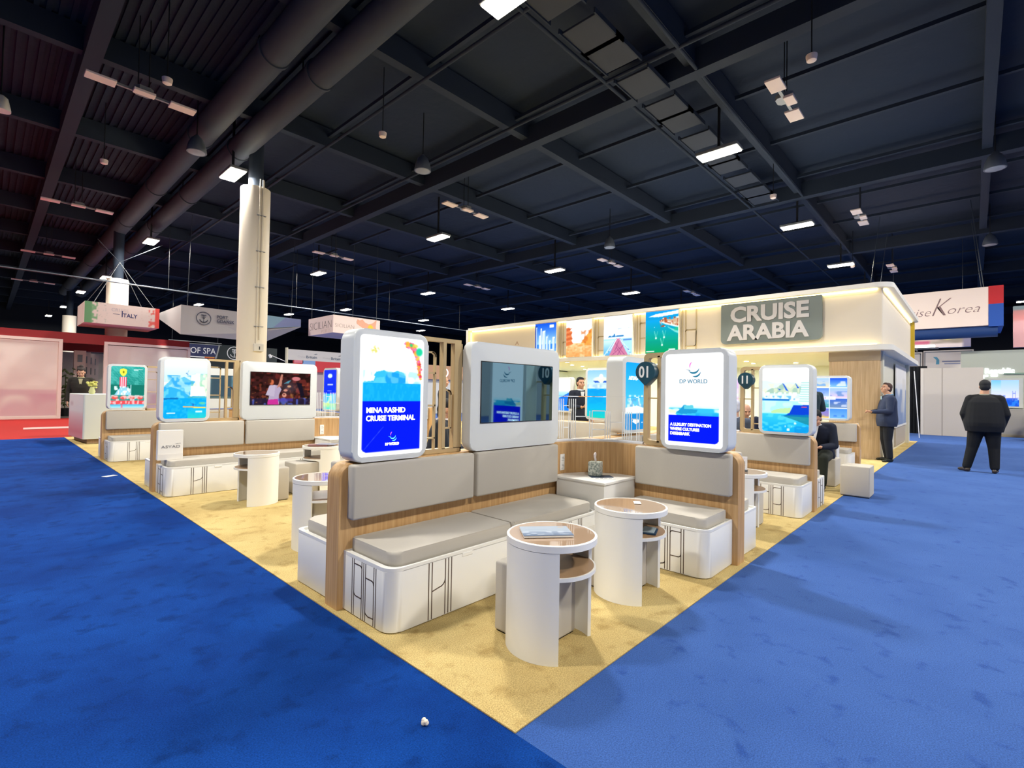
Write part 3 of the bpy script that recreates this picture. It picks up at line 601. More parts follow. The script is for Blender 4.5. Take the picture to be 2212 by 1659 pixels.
# ------------------------------------------------------------------ booth furniture
def sweep_wall(name, path, th, h, parent, m, r_end=(.1, .1), z0=0.0):
    """upright panel swept along a path (left side = inner); top corners rounded at the free ends"""
    P = [Vector(p) for p in path]; cum = [0]
    for a, b in zip(P[:-1], P[1:]): cum.append(cum[-1]+(b-a).length)
    L = cum[-1]; st = set(cum)
    for k in range(9):
        a = k/8*PI/2
        if r_end[0]: st.add(r_end[0]*(1-math.cos(a)))
        if r_end[1]: st.add(L-r_end[1]*(1-math.cos(a)))
    st = sorted(st); bm = B(); R_ = []
    def pos(s):
        for i in range(len(P)-1):
            if s <= cum[i+1]+1e-9: break
        t = (s-cum[i])/(cum[i+1]-cum[i]); p = P[i].lerp(P[i+1], t)
        def dr(j): return (P[j+1]-P[j]).normalized()
        d = dr(i)
        if t > .999 and i+1 < len(P)-1: d = (dr(i)+dr(i+1)).normalized()
        if t < .001 and i > 0: d = (dr(i)+dr(i-1)).normalized()
        return p, Vector((-d.y, d.x))
    for s in st:
        p, nrm = pos(s); zt = h
        for e, r in ((s, r_end[0]), (L-s, r_end[1])):
            if r and e < r: zt = min(zt, h-r+math.sqrt(max(0, r*r-(r-e)**2)))
        c = .008; q = []
        for o_, z in ((-th/2, z0), (-th/2, zt-c), (-th/2+c, zt), (th/2-c, zt), (th/2, zt-c), (th/2, z0)):
            v = p+nrm*o_; q.append(bm.verts.new((v.x, v.y, z)))
        R_.append(q)
    for a, b in zip(R_[:-1], R_[1:]):
        for k in range(6): bm.faces.new((a[k], a[(k+1) % 6], b[(k+1) % 6], b[k]))
    bm.faces.new(R_[0]); bm.faces.new(R_[-1][::-1]); bmesh.ops.remove_doubles(bm, verts=bm.verts, dist=1e-5)
    return obj(name, bm, m, parent, True)

def cushion(bm, x0, x1, y0, y1, z0, z1, r=.018):
    return box(bm, x0, x1, y0, y1, z0, z1, r, 3)

def outlet(parent, x, y, z, name='power_outlet'):
    bm = B(); box(bm, x-.035, x+.035, y-.01, y, z, z+.16, .004); o = obj(name, bm, PLATE, parent)
    bm = B()
    for k in range(2):
        zz = z+.022+k*.075
        strip(bm, [(x-.006, zz+.02), (x-.006, zz+.035)], .004, y-.01); strip(bm, [(x+.008, zz+.02), (x+.008, zz+.035)], .004, y-.01); strip(bm, [(x-.016, zz), (x+.018, zz)], .003, y-.01); strip(bm, [(x+.02, zz+.012), (x+.02, zz+.022)], .004, y-.01)
    obj('socket_slots', bm, mat('slot_grey', '6a6a6a', .5), o); return o

def partition_L(loc, label, rad=.45):
    """low oak wall: long arm facing -y, curve, short arm facing -x; taupe back cushions on both faces"""
    t = thing('seating_partition', label, 'partition', loc, 0, 'oak seating partitions')
    path = [(.03, 1.66), (2.34-.0, 1.66)]
    cx, cy, R = 2.34, 1.13, .53
    path += [(cx+R*math.sin(math.radians(a)), cy+R*math.cos(math.radians(a))) for a in range(8, 90, 8)]
    path += [(2.87, 1.13), (2.87, .045)]
    sweep_wall('oak_wall', path, .16, .94, t, WOOD)
    for x0, x1 in ((.08, 1.135), (1.165, 2.22)):
        bm = B(); cushion(bm, x0, x1, 1.50, 1.58, .582, .936); obj('back_cushion', bm, CLOTH, t, True)
        bm = B(); cushion(bm, x0, x1, 1.74, 1.815, .582, .936); obj('back_cushion', bm, CLOTH, t, True)
    bm = B(); cushion(bm, 2.715, 2.79, .085, .97, .58, .936); obj('back_cushion', bm, CLOTH, t, True)
    bm = B(); cushion(bm, 2.95, 3.02, .085, .97, .58, .936); obj('back_cushion', bm, CLOTH, t, True)
    outlet(t, 2.375, 1.579, .665)
    return t
def partition_I(loc, label, L=1.3):
    """straight oak wall running away along y, cushion facing -x"""
    t = thing('seating_partition', label, 'partition', loc, 0, 'oak seating partitions')
    sweep_wall('oak_wall', [(0, L), (0, .0)], .16, .94, t, WOOD, (0, .1))
    bm = B(); cushion(bm, -.16, -.085, .04, min(.93, L), .58, .936); obj('back_cushion', bm, CLOTH, t, True)
    if L > 1.2: bm = B(); cushion(bm, -.16, -.085, .96, L, .58, .936); obj('back_cushion', bm, CLOTH, t, True)
    bm = B(); cushion(bm, .085, .16, .04, min(.93, L), .58, .936); obj('back_cushion', bm, CLOTH, t, True)
    return t

PAT_FRONT = lambda x: [[(x, .0), (x, .345)], [(x+.025, .0), (x+.025, .345)], [(x+.13, .0), (x+.13, .345)], [(x+.155, .0), (x+.155, .345)], [(x+.18, .0), (x+.18, .345)],
                       [(x+.025, .165), (x+.085, .178)]+arc(x+.085, .223, .045, -90, 0)[:-1]+[(x+.13, .225)]]
def pat_boxes(x):
    P = [[(x+d, .0), (x+d, .345)] for d in (0, .022, .115, .137, .159, .25, .272)]
    P.append([(x+.022, .235)]+arc(x+.045, .24, .02, 180, 90)+[(x+.115, .26)]); P.append([(x+.022, .04)]+[(x+.08, .035)]+arc(x+.095, .06, .02, -90, 0))
    P.append([(x+.159, .30)]+arc(x+.18, .295, .022, 180, 90)+[(x+.25, .317)]); P.append([(x+.159, .12)]+arc(x+.225, .145, .025, -90, 0)); return P
def bench(name, label, L, loc, rz=0, lines=(), cush=None, r=(.09, .09), side=False, plain=False, D=.53, group='white benches with taupe seats'):
    t = thing(name, label, 'bench', loc, rz, group)
    H = .385
    bm = B(); prism(bm, rrect(0, L, 0, D, [r[0], r[1], 0, 0], 8), .012, H-.02, 'z', .004, 1)
    b = obj('base', bm, WHITE, t, True)
    bm = B(); ring(bm, rrect(0, L, 0, D, [r[0], r[1], 0, 0], 8), rrect(.02, L-.02, .02, D-.02, [r[0]*.8+.001, r[1]*.8+.001, .001, .001], 8) if False else [(x*.97+L*.015, y*.94+D*.03) for x, y in rrect(0, L, 0, D, [r[0], r[1], 0, 0], 8)], H-.022, H, 'z'); obj('lid_rim', bm, WHITE, t, True)
    bm = B(); prism(bm, [(x*.96+L*.02, y*.92+D*.04) for x, y in rrect(0, L, 0, D, [r[0], r[1], 0, 0], 8)], 0, .014, 'z'); obj('plinth', bm, WOODE, t)
    c = cush or [(0, L)]
    for k, (a, e) in enumerate(c):
        a2, e2 = a+.045, e-(.045 if k == len(c)-1 else .008)
        rr = [.07 if k == 0 and r[0] else .02, .07 if k == len(c)-1 and r[1] else .02, .02, .02]
        bm = B(); prism(bm, rrect(a2 if k == 0 else a+.008, e2, .04, D-.012, rr, 6), H-.012, H+.078, 'z', .02, 3); obj('seat_cushion', bm, CLOTH, t, True)
    if lines:
        bm = B()
        for ln in lines: strip(bm, [(x, min(.36, z+.018)) for x, z in ln], .007, 0.0)
        obj('inlay_lines', bm, LINE, b)
    if side:   # inlay on the end face (x = 0), s runs from the front towards the wall
        bm = B()
        for ln in pat_boxes(.145): strip(bm, [(x, min(.36, z+.018)) for x, z in ln], .007, 0.0)
        bm.transform(Matrix(((0, 1, 0, 0), (1, 0, 0, 0), (0, 0, 1, 0), (0, 0, 0, 1)))); obj('inlay_lines', bm, LINE, b)
    if L > 1.5:
        bm = B(); box(bm, .55, .64, -.003, .02, H-.045, H-.02, .003); obj('finger_notch', bm, WHITE, b)
    return t

def corner_cabinet(loc, label):
    t = thing('corner_cabinet', label, 'cabinet', loc, 0, 'white corner cabinets')
    bm = B(); box(bm, 2.235, 2.775, 1.0, 1.53, 0, .612); obj('body', bm, WHITE, t)
    bm = B(); prism(bm, [(2.22, .985), (2.79, .985), (2.79, 1.2), (2.66, 1.45), (2.42, 1.575), (2.22, 1.575)], .612, .634, 'z', .003, 1); obj('cabinet_top', bm, WHITE, t); return t

def lightbox(label, loc, rz, pic, w=.60, h=.885, d=.17, marg=.045, bot=.035, rad=.075, fill=None, cat='display', prad=.03, group=None, deep=0):
    """portrait light box: rounded white housing, backlit print on the front (y = -d/2)"""
    t = thing('lightbox_display', label, cat, loc, rz, group)
    o = rrect(-w/2, w/2, 0, h, rad, 8)
    bm = B(); prism(bm, o, -d/2, d/2+deep, 'y', .012, 3); obj('housing', bm, SOLID, t, True)
    p = picture('screen', pic, -w/2+marg, w/2-marg, bot, h-marg+.005, -d/2-.003, t, PIC, prad)
    return t, p
def tv_display(label, loc, rz, pic=None, w=1.145, h=.885, d=.10, scr=(-.46, .455, .228, .725)):
    t = thing('video_display', label, 'display', loc, rz, 'white framed video screens')
    bm = B(); prism(bm, rrect(-w/2, w/2, 0, h, .07, 8), -d/2, d/2, 'y', .012, 3); obj('housing', bm, SOLID, t, True)
    if pic is None:
        bm = B(); box(bm, scr[0], scr[1], -d/2-.004, -d/2+.004, scr[2], scr[3]); s = obj('screen', bm, BLACKG, t)
    if pic is None: s.rotation_euler = (.007, 0, -.01)
    else: s = picture('screen', pic, scr[0], scr[1], scr[2], scr[3], -d/2-.004, t, PICD, 0)
    bm = B(); ring(bm, rrect(scr[0]-.006, scr[1]+.006, scr[2]-.006, scr[3]+.006, 0), rrect(scr[0], scr[1], scr[2], scr[3], 0), -d/2-.006, -d/2+.002); obj('bezel', bm, DARK, t)
    return t

def lattice(label, loc, rz, w, bars, h=.89, d=.05, solid=None, round_=0.0, loops=()):
    """open champagne metal frame between displays"""
    t = thing('lattice_frame', label, 'frame', loc, rz, 'champagne metal lattice frames')
    if round_:
        bm = B(); ring(bm, rrect(0, w, 0, h, round_), rrect(.045, w-.045, .045, h-.045, round_*.5), -d/2, d/2); obj('frame', bm, GOLD, t)
    else:
        bm = B(); box(bm, 0, w, -d/2, d/2, 0, .035); box(bm, 0, w, -d/2, d/2, h-.03, h); box(bm, -.004, .012, -d/2, d/2, 0, h); box(bm, w-.012, w, -d/2, d/2, 0, h); obj('frame', bm, GOLD, t)
    for a, b in bars:
        bm = B(); box(bm, a, b, -d/2, d/2, .03, h-.03); obj('bar', bm, GOLD, t)
    for pts in loops:
        bm = B(); strip(bm, pts, .013, .012, .024); obj('loop', bm, GOLD, t)
    if solid:
        bm = B(); box(bm, solid[0], solid[1], -d/2, d/2, .03, h-.03); obj('side_panel', bm, GOLD, t)
    return t

def marker(label, loc, rz, txt, s=.1, d=.10):
    t = thing('number_marker', label, 'sign', loc, rz, 'teal drop-shaped number markers')
    P = [(s*math.cos(math.radians(a)), s*math.sin(math.radians(a))) for a in range(-38, 219, 8)] + [(-.008, -s*1.28), (.008, -s*1.28)]
    bm = B(); prism(bm, P, -d/2, d/2, 'y', .008, 2); obj('body', bm, TEAL, t, True)
    if txt: lettering('numeral', txt, s*1.5, (-s*.06, -d/2-.0012, -s*.5), t, bold=.0035, align='CENTER', width=.8)
    return t

def glass_corner(loc, label, h=.46):
    """curved clear glass with frosted line pattern on the corner of a partition"""
    t = thing('glass_screen', label, 'glass screen', loc, 0, 'clear glass screens with white lines')
    cx, cy, R = 2.34, 1.13, .53
    path = [(2.27, 1.66)]+[(cx+R*math.sin(math.radians(a)), cy+R*math.cos(math.radians(a))) for a in range(0, 91, 6)]+[(2.87, .96)]
    sweep_wall('pane', path, .008, h, t, GLASSM, (0, 0), .0)
    bm = B(); rr = None
    sweep_wall('channel', path, .05, .022, t, mat('glass_channel', 'e8ecf4', .3), (0, 0), 0)
    # frosted pattern: groups of uprights and half loops following the curve
    P = [Vector(p) for p in path]; cum = [0]
    for a, b in zip(P[:-1], P[1:]): cum.append(cum[-1]+(b-a).length)
    def at(s):
        for i in range(len(P)-1):
            if s <= cum[i+1]: break
        return P[i].lerp(P[i+1], (s-cum[i])/(cum[i+1]-cum[i])), (P[i+1]-P[i]).normalized()
    def seg(bm, s0, z0, s1, z1, wd):
        q = []
        n = max(1, int(abs(s1-s0)/.04))
        for k in range(n):
            a, da = at(s0+(s1-s0)*k/n); b, db = at(s0+(s1-s0)*(k+1)/n); za, zb = z0+(z1-z0)*k/n, z0+(z1-z0)*(k+1)/n
            if abs(s1-s0) < 1e-4: e = da*wd/2; pts = [(a-e, za), (a+e, za), (b+e, zb), (b-e, zb)]
            else: pts = [(a, za-wd/2), (b, zb-wd/2), (b, zb+wd/2), (a, za+wd/2)]
            nr = Vector((-da.y, da.x))*-.007
            f0 = [bm.verts.new((p.x+nr.x, p.y+nr.y, z)) for p, z in pts]; f1 = [bm.verts.new((p.x+nr.x*.65, p.y+nr.y*.65, z)) for p, z in pts]
            bm.faces.new(f0); bm.faces.new(f1[::-1])
            for i in range(4): bm.faces.new((f0[i], f1[i], f1[(i+1) % 4], f0[(i+1) % 4]))
    L = cum[-1]; top = h-.03; bm = B()
    for s in (.03, .055, .08, .105, .15, .175, .20, .27, .295, .32, .345, .5, .525, .66, .685, .71, .84, .865, .89, .915, .94, 1.0, 1.025):
        if s < L: hh = (top if s < .4 else top*.72); seg(bm, s, .03, s, hh, .009)
    for s0, s1, z in ((.105, .15, .3), (.2, .27, .36), (.2, .27, .14), (.345, .5, .25), (.525, .66, .31), (.525, .66, .12), (.71, .84, .2), (.94, 1.0, .24)):
        if s1 < L: seg(bm, s0, z, s1, z, .009)
    obj('frosted_lines', bm, FROST, t)
    return t

def table(label, loc, rot, mirror=False, group='round white side tables'):
    """round side table: two curved white legs, glass-covered brown top, half shelf"""
    t = thing('side_table', label, 'table', loc, math.radians(rot), group)
    R = .255; sg = -1 if mirror else 1
    def shell(a0, a1, z0, z1):
        bm = B(); n = max(3, int(abs(a1-a0)/5)); P = []
        for k in range(n+1):
            a = math.radians(sg*(a0+(a1-a0)*k/n)); P.append((R*math.cos(a), R*math.sin(a)))
        for k in range(n, -1, -1):
            a = math.radians(sg*(a0+(a1-a0)*k/n)); P.append(((R-.02)*math.cos(a), (R-.02)*math.sin(a)))
        # quads keep the curved shell clean
        v = [[bm.verts.new((x, y, z)) for x, y in P] for z in (z0, z1)]; m_ = len(P)
        for i in range(m_): bm.faces.new((v[0][i], v[0][(i+1) % m_], v[1][(i+1) % m_], v[1][i]))
        for zz in (0, 1):
            for k in range(n): bm.faces.new((v[zz][k], v[zz][k+1], v[zz][m_-2-k], v[zz][m_-1-k]))
        return bm
    obj('leg', shell(128, 228, 0, .585), WHITE, t, True); obj('leg', shell(331, 368, 0, .585), WHITE, t, True)
    bm = B(); lathe(bm, [(R-.004, .585), (R+.002, .588), (R+.002, .622), (R-.002, .625), (R-.012, .625), (R-.012, .585)], n=56); obj('rim', bm, WHITE, t, True)
    bm = B(); cyl(bm, (0, 0, .60), (0, 0, .6225), R-.012, n=56); obj('glass_top', bm, BROWN, t)
    # shelf fills the round between the legs
    P = []
    for a in range(228, 332, 6): P.append((sg, math.radians(a)))
    pts = [((R-.004)*math.cos(s_*a), (R-.004)*math.sin(s_*a)) for s_, a in P]
    back = [((R-.022)*math.cos(sg*math.radians(a)), (R-.022)*math.sin(sg*math.radians(a))) for a in (368, 20, 60, 100, 128, 145, 165, 185, 205, 228)][0:10]
    pts2 = pts+back
    bm = B(); prism(bm, pts2, .435, .455, 'z'); s = obj('shelf', bm, WHITE, t)
    bm = B(); prism(bm, [(x*.955, y*.955) for x, y in pts2], .4552, .458, 'z'); obj('shelf_inlay', bm, mat('brown_shelf', 'a88868', .35), s)
    return t
def ottoman(label, loc, rz=0, w=.34, d=.38, h=.42):
    t = thing('ottoman', label, 'stool', loc, rz, 'taupe cube ottomans')
    bm = B(); cushion(bm, -w/2, w/2, -d/2, d/2, .012, h, .016); obj('upholstered_block', bm, CLOTH, t, True)
    bm = B(); box(bm, -w/2+.012, w/2-.012, -d/2+.012, d/2-.012, 0, .014); obj('base', bm, DARK, t); return t

# ---- the four oak partitions and what stands on them
partition_L((0, 0, 0), 'nearest oak partition with rounded corner, in the middle of the picture')
partition_L((0, 5.07, 0), 'second oak partition on the left, carrying the dancer video screen')
partition_L((0, 9.24, 0), 'farthest oak partition on the left, behind the white brochure bag')
partition_L((2.72, 0, 0), 'oak partition at the right under the yacht picture, behind the marker 11')
partition_I((5.68, 2.85, 0), 'oak partition behind the corner glass, under the display with the white cap')
partition_I((10.15, .22, 0), 'far right oak partition under the display with eight small pictures', 1.2)
partition_I((8.75, 5.0, 0), 'oak partition deep in the booth under the white and blue mountain display', 2.4)
partition_I((7.75, 10.6, 0), 'oak partition far back, under the small blue display', 1.6)
partition_I((9.75, 1.9, 0), 'oak partition under the pink display behind marker 11', 1.6)
partition_I((3.5, 7.0, 0), 'oak partition behind the dancer video screen, under the narrow blue display', 2.6)

LN2 = PAT_FRONT(.28)+PAT_FRONT(1.72)
bench('bench', 'long white bench with two taupe seat cushions in the front bay', 2.17, (.07, 1.05, 0), 0, LN2, [(0, 1.07), (1.07, 2.17)], side=True)
bench('bench', 'long white bench under the dancer video screen, holding the white brochure bag', 2.17, (.07, 6.12, 0), 0, LN2, [(0, 1.07), (1.07, 2.17)], side=True)
bench('bench', 'farthest white bench on the left, below the green and red park display', 2.17, (.07, 10.29, 0), 0, LN2, [(0, 1.07), (1.07, 2.17)], side=True)
def b_short(label, x, y):   # faces -x; local x runs towards -y, so its right end is the aisle end
    return bench('bench', label, .88, (x, y+.96, 0), -PI/2, pat_boxes(.42)+PAT_FRONT(.10)[:3], None, (.02, .09))
b_short('short white bench below the front display with the two-arc logo', 2.26, 0.01)
b_short('short white bench at the right below the yacht picture', 4.98, -.01)
b_short('far right white bench below the display with eight small pictures', 9.46, .2)
b_short('white bench behind the second left table, mostly hidden', 2.26, 5.07)
b_short('white bench in the middle of the booth behind the corner glass', 5.0, 2.85)
# benches on the rear faces
def b_back(label, x, y, side=False): return bench('bench', label, 2.1, (x+2.17, y+2.29, 0), PI, (), [(0, 1.05), (1.05, 2.1)], (.03, .05))
b_back('plain-ended white bench behind the nearest partition, by the tan floor edge', 0, 0)
b_back('white bench on the rear of the second left partition, only its end showing', 0, 5.07)
b_back('white bench on the rear of the farthest left partition', 0, 9.24)
def b_backx(label, x, y): return bench('bench', label, .9, (x, y, 0), PI/2, pat_boxes(.05), None, (.05, .05), D=.5)
o = bench('bench', 'white bench end with bronze lines right of the yacht light box partition', .9, (6.2, .06, 0), PI/2, pat_boxes(.1), None, (.06, .06), D=.5, side=True)
bench('bench', 'white bench behind the far right partition, by the oak block', .9, (10.75, .28, 0), PI/2, pat_boxes(.1), None, (.06, .06), D=.5, side=True)
bench('bench', 'white bench behind the short arm of the nearest partition', .8, (3.48, .1, 0), PI/2, (), None, (.04, .04), D=.45)
corner_cabinet((0, 0, 0), 'white corner cabinet carrying the tissue box')
corner_cabinet((0, 5.07, 0), 'white corner cabinet behind the second left table')
corner_cabinet((2.72, 0, 0), 'white corner cabinet behind the table with the menu stand')

# ---- displays on the partitions
t, p = lightbox('large portrait light box reading MINA RASHID CRUISE TERMINAL', (.38, 1.615, .945), 0, pic_terminal(), d=.17, group='portrait light boxes on the partitions')
lettering('lettering', 'MINA RASHID', .05, (-.205, -.0895, .327), p, GLOWT, fit=.305, bold=.0015)
lettering('lettering', 'CRUISE TERMINAL', .05, (-.205, -.0895, .272), p, GLOWT, fit=.39, bold=.0015)
lettering('lettering', 'DP WORLD', .024, (-.055, -.0895, .103), p, GLOWT, fit=.11, bold=.0012)
SW_B = mat('logo_cyan', '58d0f0', .5, em='58d0f0', ems=1.2); SW_P = mat('logo_pink', 'e060b0', .5, em='e060b0', ems=1.2)
SW_T = mat('logo_teal', '267a98', .5, em='267a98', ems=.55)
def swoosh(parent, x, z, s, y, m1, m2):
    def cres(r, a0, a1, th, cx, cz):
        n = 12; O = []; I = []
        for k in range(n+1):
            a = math.radians(a0+(a1-a0)*k/n); w_ = th*math.sin(PI*k/n)
            O.append((x+s*(cx+(r+w_/2)*math.cos(a)), z+s*(cz+(r+w_/2)*math.sin(a)))); I.append((x+s*(cx+(r-w_/2)*math.cos(a)), z+s*(cz+(r-w_/2)*math.sin(a))))
        return O+I[1:-1][::-1]
    bm = B(); prism(bm, cres(.5, 215, 350, .16, .1, .35), y-.001, y, 'y'); prism(bm, cres(.5, 245, 350, .14, .22, .05), y-.001, y, 'y'); prism(bm, [(x-s*.62, z+s*.18), (x-s*.2, z+s*.10), (x-s*.1, z+s*.0)], y-.001, y, 'y')
    obj('logo', bm, m1, parent)
    bm = B(); prism(bm, cres(.42, 120, 205, .1, .22, .42), y-.001, y, 'y'); obj('logo', bm, m2, parent)
swoosh(p, -.002, .155, .05, -.0890, SW_B, SW_P)
t, p = lightbox('portrait light box with two-arc logo and blue field reading A LUXURY DESTINATION', (2.76, .385, .945), -PI/2, pic_luxury(), d=.19, marg=.045, group='portrait light boxes on the partitions')
lettering('lettering', 'DP WORLD', .05, (-.125, -.0995, .585), p, SW_T, fit=.245, bold=.0004)
for k, (s, f_w) in enumerate((('A LUXURY DESTINATION', .365), ('WHERE CULTURES', .265), ('DISEMBARK', .18))):
    lettering('lettering', s, .036, (-.205, -.0995, .21-.04*k), p, GLOWT, fit=f_w, bold=.0013)
swoosh(p, -.01, .69, .105, -.0990, SW_T, SW_P)
lightbox('portrait light box with a kayak on turquoise water before rocky mountains', (.375, 6.68, .945), 0, pic_kayak(), d=.17, marg=.045, bot=.045, group='portrait light boxes on the partitions')
lightbox('portrait light box with red and white theme-park tower under a green roof', (.40, 10.85, .965), 0, pic_park(), d=.17, w=.62, group='portrait light boxes on the partitions')
lightbox('portrait light box with a large yacht and mountains at the right', (5.465, .345, .95), -PI/2, pic_yacht(), d=.19, w=.62, group='portrait light boxes on the partitions')
lightbox('far right portrait light box with eight small pictures in two columns', (10.07, .70, .985), -PI/2, pic_collage(), w=.68, d=.24, group='portrait light boxes on the partitions')
lightbox('portrait light box with a white sailor cap over blue sea', (5.66, 3.22, .985), -PI/2, pic_cap(), d=.14, w=.62, group='portrait light boxes on the partitions')
t, p = lightbox('portrait light box with a blue marina picture behind the corner glass', (3.83, 1.68, .97), 0, pic_marina(), d=.22, w=.66, h=.9, marg=.07, group='portrait light boxes on the partitions')
lettering('lettering', 'ASYAD', .06, (-.2, -.1145, .63), p, GLOWT, fit=.22, bold=.002)
lightbox('narrow portrait light box with a blue mountain, right of the front video screen', (8.6, 6.25, .96), -PI/2, pic_peak(), d=.14, w=.56, group='portrait light boxes on the partitions')
lightbox('narrow glowing blue portrait light box right of the dancer video screen', (3.38, 8.25, .98), -PI/2, pic_blue(), d=.14, w=.6, group='portrait light boxes on the partitions')
lightbox('small blue portrait light box seen through the lattice beside the MINA RASHID box', (7.6, 11.0, .945), -PI/2, pic_blue(), d=.14, w=.6, group='portrait light boxes on the partitions')
lightbox('pink portrait light box behind the gray-haired man at the right', (9.6, 2.6, .95), -PI/2, pic_pink(), d=.14, w=.7, group='portrait light boxes on the partitions')
tv_display('large white-framed video screen, switched off and mirroring the light box', (1.675, 1.58, .945), 0)
tv_display('white-framed video screen showing a woman raising her arm', (1.675, 6.65, .945), 0, pic_dancer())
tv_display('white-framed dark video screen seen through the lattice left of the dancer screen', (1.95, 10.82, .965), 0)
# lattices
LP = [[(.185, .745), (.29, .745)]+arc(.29, .715, .03, 90, 0)+[(.32, .12)]]
def latticeA(label, loc):
    return lattice(label, loc, 0, .44, [(.245, .275)], h=.895, solid=(.36, .43), loops=[[(.01, .78), (.15, .78)]+arc(.15, .75, .03, 90, 0)+[(.18, .03)], [(.01, .62), (.18, .62)], [(.01, .37), (.18, .37)], [(.01, .12), (.18, .12)], [(.27, .49), (.31, .49)]+arc(.31, .46, .03, 90, 0)+[(.34, .19), (.27, .19)]])
latticeA('champagne metal lattice between the MINA RASHID light box and the video screen', (.66, 1.66, .942))
latticeA('champagne metal lattice between the kayak light box and the dancer screen', (.66, 6.73, .942))
latticeA('champagne metal lattice right of the theme-park light box', (.72, 10.90, .942))
def latticeB(label, loc, w=.34): return lattice(label, loc, -PI/2, w, [(.14, .165)], h=.885, d=.06, round_=.05, loops=[[(.17, .60), (.27, .60)]+arc(.27, .57, .03, 90, 0)+[(.30, .12), (.17, .12)], [(.05, .45), (.14, .45)]])
latticeB('rounded champagne frame left of the front light box, carrying marker 01', (2.86, .945, .942))
latticeB('rounded champagne frame left of the yacht light box, carrying marker 11', (5.56, .94, .942))
latticeB('rounded champagne frame left of the light box with eight pictures', (10.15, 1.2, .942))
latticeB('champagne frame right of the narrow mountain light box', (8.75, 5.95, .942), .5)
latticeB('champagne frame right of the narrow blue light box', (3.5, 7.93, .942), .42)
marker('nearest teal drop-shaped marker, reading 01', (2.80, .89, 1.64), -PI/2, '01', .1, .10)
marker('teal drop-shaped marker reading 11 beside the yacht light box', (5.50, .85, 1.65), -PI/2, '11', .098, .10)
marker('teal marker with hidden number right of the narrow blue light box', (3.395, 7.6, 1.66), -PI/2, '', .11, .16)
glass_corner((0, 0, .94), 'curved glass screen with white lines on the nearest partition corner')
glass_corner((0, 5.07, .94), 'curved glass screen with white lines on the second left partition corner')
glass_corner((2.72, 0, .94), 'curved glass screen with white lines beside the blue marina light box')

# ---- tables and ottomans
table('nearest round white table, with the brochure on its brown glass top', (.69, .365, 0), 0)
table('second round white table, with the small white card and the cup on its shelf', (1.665, .415, 0), 0)
table('round white table behind the nearest partition end, half hidden by it', (.60, 2.96, 0), -5)
table('round white table on the left with its wide leg to the viewer', (.80, 5.12, 0), 96, True)
table('round white table further back on the left carrying magazines', (1.78, 5.42, 0), 109, True)
table('round white table on the right with the white menu stand', (4.02, .43, 0), 0)
table('white table at the far right with open shelves, beside the bending person', (8.35, .52, 0), 120)
for lab, p_, w_ in (('taupe ottoman tucked under the nearest table', (.73, .515), .33), ('taupe ottoman tucked under the second table', (1.70, .56), .33), ('taupe ottoman under the table behind the nearest partition end', (.67, 3.10), .33),
                ('taupe ottoman under the left table, showing on its right side', (1.0, 5.20), .33), ('taupe ottoman left of the table with magazines', (1.50, 5.42), .33), ('taupe ottoman beside the table with the menu stand', (4.30, .50), .30)):
    ottoman(lab, (*p_, 0), 0, w_, .36, .42)
ottoman('light taupe ottoman alone on the edge of the blue carpet at the right', (7.28, -.14, 0), 0, .40, .36, .445)
ottoman('taupe ottoman behind the lone one, beside the open-shelved table', (7.95, .42, 0), 0, .42, .42, .445)

# ---- small things on the furniture
t = thing('brochure', 'grey-blue landscape brochure lying on the nearest table', 'brochure', (.66, .385, .6255), math.radians(-40))
pb = Pic(60, 40, '98a5b6'); pb.grad(0, .45, '475c7a', '8796ae'); pb.mottle(.1, .45, 'f2f5f8', 9, 8, .4, 201); pb.mottle(.1, .35, '6a7a96', 8, 8, .6, 202); pb.rect(.08, .62, .55, .66, '7a8ea8'); pb.rect(.08, .55, .48, .585, '9aacc0'); pb.rect(.8, .84, .92, .9, 'c8a070')
q = picture('cover', pb, -.14, .14, -.095, .095, 0, t, PRINT, 0, .002); q.rotation_euler = (-PI/2, 0, 0); q.location = (0, 0, .0125)
bm = B(); box(bm, -.139, .139, -.094, .094, 0, .0105, .001); obj('pages', bm, mat('paper_white', 'f0f0f0', .6), t)
t = thing('card', 'small white card lying on the second table', 'card', (1.77, .42, .6253), math.radians(35)); bm = B(); box(bm, -.045, .045, -.025, .025, 0, .0015); obj('sheet', bm, mat('paper_white', 'f0f0f0', .6), t)
t = thing('booklet', 'dark blue booklet on the shelf of the second table', 'booklet', (1.68, .27, .459), math.radians(20)); bm = B(); box(bm, -.08, .08, -.05, .05, 0, .008, .001); obj('cover', bm, mat('navy_print', '24405c', .4), t)
bm = B(); box(bm, -.06, .09, -.035, .05, .008, .012); obj('leaflet', bm, mat('grey_print', 'a8b8c0', .4), t)
t = thing('tissue_box', 'patterned tissue box with a tissue sticking out on the corner cabinet', 'tissue box', (2.50, 1.27, .642), math.radians(18))
pt = Pic(40, 40, 'c9cbbd'); pt.mottle(0, 1, '8d9c92', 10, 10, .8, 211); pt.mottle(0, 1, 'eeeee4', 9, 9, .7, 212, .55); pt.mottle(0, .4, '5f8a94', 9, 9, .7, 213, .6)
bm = B(); box(bm, -.055, .055, -.055, .055, 0, .13, .002); obj('carton', bm, mat('tissue_carton', 'd8dace', .6, var=(60, .1, '8a968c', 3)), t)
picture('printed_side', pt, -.0545, .0545, .001, .129, -.0575, t, PRINT, 0, .002)
bm = B()
for k in range(7):
    pass
lathe(bm, [(.016, .125), (.02, .15), (.022, .175), (.026, .2), (.018, .215), (.004, .22)], n=10)
for v in bm.verts: v.co.x += .012*math.sin(v.co.z*60); v.co.y *= .5; v.co.x += (v.co.z-.125)*-.12
obj('tissue', bm, mat('tissue_white', 'f4e8e4', .8), t, True)
